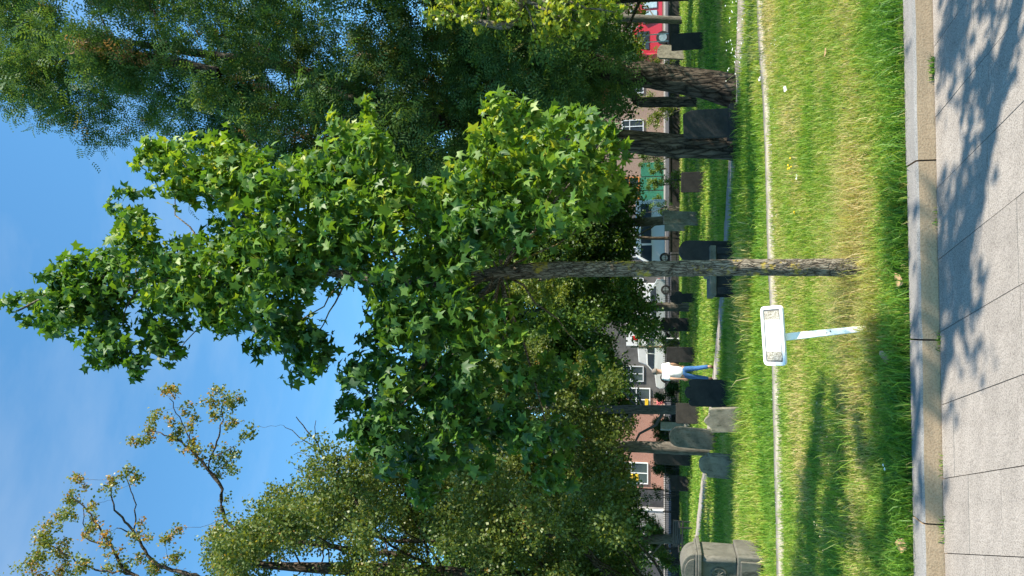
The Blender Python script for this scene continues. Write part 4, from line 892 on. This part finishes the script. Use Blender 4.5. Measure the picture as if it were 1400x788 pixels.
M['green'] = flat('green_shopfront', (.03,.17,.1), .5); M['orange'] = flat('orange_timber', (.6,.22,.05), .5); M['yellow'] = flat('yellow_sign', (.75,.48,.03), .5)
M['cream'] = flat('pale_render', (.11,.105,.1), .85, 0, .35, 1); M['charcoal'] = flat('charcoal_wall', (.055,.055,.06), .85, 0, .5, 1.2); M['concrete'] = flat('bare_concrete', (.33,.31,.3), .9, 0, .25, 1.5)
BY = 64.0
def building(label, y0, y1, wall, h_, wins, roof_m='charcoal', Y=BY, cat='building', name='shop_building', depth=9):
    """y0..y1 frame heights of its two ends; wins: frame boxes (v0, v1, y0, y1, frame material, glass material)"""
    xa, xb = sorted((vx(y0, Y), vx(y1, Y))); c = np.array(((xa+xb)/2, Y, ROADZ + .05)); g = thing(name, label, cat, c, 0, 'buildings along the far road'); hw = (xb-xa)/2
    MB().box(-hw, hw, 0, depth, -.3, h_).build('wall', wall, g)
    MB().box(-hw-.06, hw+.06, -.12, depth+.06, h_+.003, h_+.35).build('parapet', M[roof_m], g, .03)
    for (v0, v1, a, b_, fm, gm) in wins:
        p0, p1 = at(v1, b_, Y)-c, at(v0, a, Y)-c; x0, x1, z0, z1 = p0[0], p1[0], p0[2], p1[2]; fw = .09
        fr_ = MB().box(x0, x1, -.1, -.004, z0, z0+fw).box(x0, x1, -.1, -.004, z1-fw, z1).box(x0, x0+fw, -.1, -.004, z0+fw, z1-fw).box(x1-fw, x1, -.1, -.004, z0+fw, z1-fw)
        fr_.box((x0+x1)/2-.04, (x0+x1)/2+.04, -.09, -.004, z0+fw, z1-fw).box(x0+fw, x1-fw, -.085, -.004, z0+(z1-z0)*.62, z0+(z1-z0)*.62+.07)
        w_ = fr_.build('window', M[fm], g); MB().box(x0+fw*.9, x1-fw*.9, -.05, -.006, z0+fw*.9, z1-fw*.9).build('pane', M[gm], w_)
    return g, c
bA, cA_ = building('pink brick building with white framed windows', 545, 669, M['brick'], 8.5, [(850,886,631,662,'white','glass'),(859,889,530,563,'white','glass'),(800,830,590,640,'white','glass')])
p = at(866, 652, BY)-cA_; MB().box(p[0]-.35, p[0]+.3, -.075, -.052, p[2]-.45, p[2]+.1).tube([(p[0], -.065, p[2]+.1), (p[0], -.065, p[2]+.5)], [.3,.12], 8).build('yellow_poster', M['yellow'], bA)
p = at(884, 553, BY)-cA_; MB().box(p[0]-.5, p[0]+.5, -.2, -.11, p[2]-.15, p[2]+.15).build('yellow_sign_board', M['yellow'], bA, .02)
bB, cB_ = building('dark wall building with a pale bare concrete bay at the left edge', 671, 900, M['charcoal'], 5.2, [])
xa = at(900, 722, BY)-cB_; xb = at(900, 694, BY)-cB_; MB().box(xa[0], xb[0], -.12, -.004, -.3, 4.6).build('concrete_bay', M['concrete'], bB, .02)
p = at(900, 697, BY)-cB_; MB().box(p[0]-.06, p[0]+.06, -.2, -.123, -.2, 5).build('white_pipe', M['white'], bB)
for q, (a, r) in enumerate(((740, 1.0), (760, .8), (728, .6))):     # unreadable pale spray paint
    p = at(893, a, BY)-cB_; mb = MB(); T_ = np.linspace(0, 5.2, 14); mb.tube([(p[0]+math.cos(t_)*r, -.02, p[2]+math.sin(t_*1.3)*r*.9) for t_ in T_], .1, 6).build('spray_paint_mark', M['concrete'], bB)
bC, _ = building('long pale rendered building behind the parked vehicles', 286, 544, M['cream'], 6.5, [(862,884,300,322,'white_dull','glass'),(862,884,338,352,'white_dull','glass'),(850,880,380,400,'white_dull','glass'),(852,880,410,430,'white_dull','glass'),(852,880,500,522,'white_dull','glass')])
bD, cD_ = building('shop with orange timber window and green shopfront', 216, 285, M['brick2'], 7.5, [(853,874,243,272,'orange','glass')])
for a, b_ in ((223, 241), (243, 260), (262, 279)):
    p0, p1 = at(908, b_, BY)-cD_, at(876, a, BY)-cD_; MB().box(p0[0], p1[0], -.09, -.004, 0, p1[2]).build('green_panel', M['green'], bD, .02)
bE, _ = building('brown brick building behind the red truck at the far right', -150, 215, M['brick2'], 7.0, [(850,880,60,80,'white_dull','glass'),(850,880,110,128,'white_dull','glass'),(850,880,165,182,'white_dull','glass'),(850,880,-40,-20,'white_dull','glass')])

# ------------------------------------------------------------ boundary, posts, shrubs
wx0, wx1 = vx(345, 47.5), vx(-200, 47.5)
wl = thing('boundary_wall', 'low dark stone wall along the churchyard edge on the right', 'wall', ((wx0+wx1)/2, 47.5, gz(47.5)-.1)); hw = (wx1-wx0)/2
MB().box(-hw, hw, -.2, .2, 0, .72).build('wall_body', M['brown_st'], wl); MB().box(-hw-.03, hw+.03, -.25, .25, .723, .84).build('coping', M['slate'], wl, .02)
fx0, fx1 = vx(900, 47.6), wx0 - .1
fe = thing('iron_fence', 'black iron railing along the churchyard edge', 'fence', ((fx0+fx1)/2, 47.6, gz(47.6))); hw = (fx1-fx0)/2
for z_ in (.2, .95): MB().box(-hw, hw, -.02, .02, z_, z_+.04).build('rail', M['black'], fe)
mb = MB(); x = -hw
while x < hw: mb.box(x-.01, x+.01, -.01, .01, -.05, 1.1); x += .14
o = mb.build('pickets', M['black'], fe); o['kind'] = 'stuff'
x = -hw
while x < hw: MB().box(x-.03, x+.03, -.03, .03, -.1, 1.15).build('post', M['black'], fe); x += 2.5
def pole(name, label, py, vt, Y, r, m, cat='post', group=None, cap=None):
    p = at(905, py, Y); p[2] = gz(Y)-.05; z1 = at(vt, py, Y)[2]-p[2]; g = thing(name, label, cat, p, 0, group)
    MB().tube([(0,0,0), (0.01,0,z1*.5), (0,0,z1)], [r*1.1, r, r*.95], 8).build('shaft', m, g, smooth=True)
    MB().box(-r*1.7, r*1.7, -r*1.7, r*1.7, -.05, .12).build('foot', m, g, .01)
    if cap: MB().box(-.16, .16, -.12, .12, z1, z1+cap).build('head', M[ 'lamp_red'], g, .03)
    return g
pole('wooden_post', 'tan timber post right of the slim round gravestone', 451, 862, 46.8, .085, M['tan_wood'], group='tall posts by the churchyard railing')
pole('wooden_post', 'tan timber post behind the man with the white shirt', 475, 862, 46.8, .07, M['tan_wood'], group='tall posts by the churchyard railing')
pole('signal_post', 'thin pale pole with a small red head between the two timber posts', 463, 872, 48.6, .045, M['white_dull'], cap=.35)
pole('flag_pole', 'thin white pole right of the leaning locust trunk nearest the red truck', 47, 864, 48.2, .04, M['white_dull'], group='white poles near the red truck')
pole('flag_pole', 'second thin white pole closer to the leaning locust trunk', 57, 866, 48.2, .04, M['white_dull'], group='white poles near the red truck')
def shrub(label, py, vt, wpx, Y, m, tone=(.4,.2), dens=330, vb=915):
    p = at(vb, py, Y); p[2] = gz_far(Y); s = scale_at(p); h_ = at(vt, py, Y)[2]-p[2]; w_ = wpx/s/2; g = thing('shrub', label, 'shrub', p, 0, 'shrubs along the churchyard edge')
    cl = [(p + np.array((random.uniform(-.75,.75)*w_, random.uniform(-.4,.4)*w_, h_*random.uniform(.2,.8))), min(w_, h_)*random.uniform(.35,.55), 1) for _ in range(9)]
    st_ = [(np.array([p-(0,0,.05), (p+c)/2+(0,0,.1), c]), np.array((.035,.025,.01))) for c, r, _ in cl[:6]]
    wood('stems', g, p, st_, M['bark_grey'], 5); foliage('foliage', g, p, cl, OVAL, dens, (.16,.26), M[m], tone); return g
shrub('clipped green shrub before the green shopfront, nearest the black trunk', 231, 877, 15, 58, 'bush', (.7,.2), 900, 909)
shrub('clipped green shrub in the middle of the green shopfront', 253, 877, 17, 58, 'bush', (.7,.2), 900, 909)
shrub('clipped green shrub at the left end of the green shopfront', 275, 880, 15, 58, 'bush', (.7,.2), 900, 909)
shrub('yellow leafed shrub at the foot of the tan timber posts', 470, 893, 34, 46.3, 'lime', (.4,.2))
shrub('dark evergreen shrub under the white framed brick building window', 535, 893, 30, 46.4, 'bush', (.2,.15), 800)
shrub('dark spreading shrub along the foot of the brick wall', 590, 889, 40, 48.2, 'bush', (.08,.12), 800)
shrub('dark shrub below the window with the yellow poster', 640, 889, 44, 48.2, 'bush', (.08,.12), 800)
shrub('grey green shrub against the dark wall near the bench', 738, 880, 46, 50, 'locust', (.75,.15), 800)
shrub('bright green shrub at the left edge behind the bending person', 768, 893, 34, 44, 'bush', (.7,.2))
shrub('shaded shrub behind the silver car', 440, 880, 26, 62.5, 'bush', (.15,.15), 800)
shrub('leafy shrub beside the black locust trunk', 245, 898, 22, 40, 'bush', (.6,.2))

shrub('sunlit lime green bush behind the far dark trunk on the right', 150, 862, 50, 45.5, 'lime', (.5,.25), 200)
shrub('sunlit bush between the leaning trunk and the white poles', 92, 858, 46, 45.2, 'lime', (.3,.25), 200)
shrub('tall dark bush just left of the black locust trunk', 212, 864, 34, 46, 'bush', (.5,.2), 200)
shrub('dark leafy bush hanging beside the orange window', 285, 866, 26, 46.5, 'bush', (.25,.2), 200)
shrub('loose green bush behind the pale signal post', 472, 858, 30, 49, 'bush', (.4,.2), 200)
shrub('dark bush between the brick building and the concrete bay', 676, 868, 26, 49, 'bush', (.2,.2), 200)

# ------------------------------------------------------------ small plants and litter
def stalks(name, label, px, py, n, h_, spread_, head_m, head_r, cat='plant', leafy=True, lean=.35):
    p = gnd(px, py); g = thing(name, label, cat, p); mb = MB(); heads = []
    for q in range(n):
        a = random.uniform(0, 6.28); l_ = random.uniform(.3, 1)*lean; hh = h_*random.uniform(.65, 1); b0 = np.array((random.uniform(-1,1)*spread_, random.uniform(-1,1)*spread_*.6, -.01))
        tip = b0 + np.array((math.cos(a)*l_*hh, math.sin(a)*l_*hh, hh)); mid = (b0+tip)/2 + np.array((0,0,.08*hh)); mb.tube([b0, mid, tip], [.0035,.003,.0022], 5); heads.append(tip)
    mb.build('stems', M['stem'], g)
    for tip in heads:
        V = []; F = []; k = 8
        for q in range(k): a = 6.283*q/k; V.append((math.cos(a)*head_r*random.uniform(.8,1.2), math.sin(a)*head_r, random.uniform(-.3,.3)*head_r))
        V += [(0,0,head_r*.6), (0,0,-head_r*.5)]; F = [(q,(q+1)%k,k) for q in range(k)] + [((q+1)%k,q,k+1) for q in range(k)]
        o = MB().add(V, F).build('flower_head', head_m, g); o.location = tip
    if leafy:
        lv = [(p+np.array((random.uniform(-1,1)*spread_, random.uniform(-.6,.6)*spread_, h_*random.uniform(.2,.7))), h_*.25, 1) for _ in range(6)]
        foliage('leaves', g, p, lv, OVAL[0], 900, (.05,.1), M['lime'], (.2,.2))
    return g
M['stem'] = flat('green_stem', (.16,.2,.06), .7); M['petal_white'] = flat('white_petals', (.75,.75,.7), .7, 0, .05); M['petal_yellow'] = flat('yellow_petals', (.75,.5,.02), .6, 0, .1); M['dry_head'] = flat('dry_seed_head', (.45,.36,.2), .9)
pw = stalks('flowering_weed', 'tall straggly weed with white flower heads beside the path at the right edge', 1048, 40, 34, .55, .42, M['petal_white'], .013, leafy=False, lean=.95)
stalks('yellow_wildflower', 'low clump of yellow flowers in the grass nearer the right edge', 1090, 226, 6, .12, .05, M['petal_yellow'], .014, leafy=False)
stalks('yellow_wildflower', 'few yellow flowers in the grass just right of the young tree', 1096, 292, 3, .1, .03, M['petal_yellow'], .013, leafy=False)
stalks('seed_stalks', 'long bending dandelion stalks left of the sign', 1166, 578, 4, .3, .05, M['dry_head'], .008, leafy=False, lean=.6)
stalks('seed_stalks', 'bare grass stalk standing alone in the shaded lawn', 1166, 633, 1, .27, .03, M['dry_head'], .006, leafy=False, lean=.5)
stalks('seed_stalks', 'group of pale curved stalks at the lower left of the lawn', 1164, 738, 6, .3, .07, M['dry_head'], .007, leafy=False, lean=.6)
stalks('seed_stalks', 'short dandelion clock near the kerb at the left', 1226, 646, 2, .12, .04, M['petal_white'], .01, leafy=False)
def flakes(name, label, pts, size, m, cat):
    for (a, b_, lab) in pts:
        p = gnd(a, b_); p[2] += .035; k = 7; V = [(0,0,.006)] + [(math.cos(q*6.283/k)*size*random.uniform(.6,1.2), math.sin(q*6.283/k)*size*random.uniform(.6,1.2), random.uniform(-.006,.014)) for q in range(k)]
        V2 = [(x,y,z-.002) for x,y,z in V]; F = [(0,1+q,1+(q+1)%k) for q in range(k)] + [(k+1,k+2+(q+1)%k,k+2+q) for q in range(k)] + [(1+q,k+2+q,k+2+(q+1)%k,1+(q+1)%k) for q in range(k)]
        o = MB().add(V+V2, F).build(name, m, None); o.location = p; o.rotation_euler = (random.uniform(-.4,.4), random.uniform(-.4,.4), random.uniform(0,6)); set_props(o, lab, cat, label)
M['dead_leaf'] = flat('dead_leaf', (.42,.27,.14), .7); M['paper'] = flat('white_paper', (.75,.74,.72), .8, 0, .05)
flakes('fallen_leaf', 'dead leaves on the grass', [(1134,72,'big tan dead leaf on the grass near the right edge'),(1237,383,'tan dead leaf on the kerb edge below the young tree'),(1240,745,'pale dead leaf near the kerb at the far left'),(1218,488,'small brown leaf on bare soil left of the sign')], .05, M['dead_leaf'], 'leaf')
flakes('paper_scrap', 'white scraps along the path edge', [(1045,78,'crumpled white scrap on the path edge near the flowering weed'),(1078,122,'white scrap in the grass below the path'),(1094,243,'small white scrap beside the yellow flowers'),(1042,108,'pale scrap at the path edge beside the dark slab gravestone')], .035, M['paper'], 'litter')
# scattered pale bits between the two paths
x, y, nn = spread(90, 3.7, 4.3, 4); k = keep_off(x, y); x, y = x[k], y[k]
T_ = (np.array([(-.5,-.3,0),(.5,-.35,.1),(.4,.4,0),(-.4,.35,.15)])[:, :], np.array([(0,1,2,3)]))
P = np.c_[x, y, gz(y)+.09]; V, F, _ = place((np.array(T_[0], float), T_[1]), P, frames(len(P), np.zeros((len(P),3)), 1.5, 0, .3), rng.uniform(.008,.018,len(P)), np.zeros(len(P)))
o = link('petal_litter', np_mesh('petal_litter', V, F), M['petal_white']); o['kind'] = 'stuff'
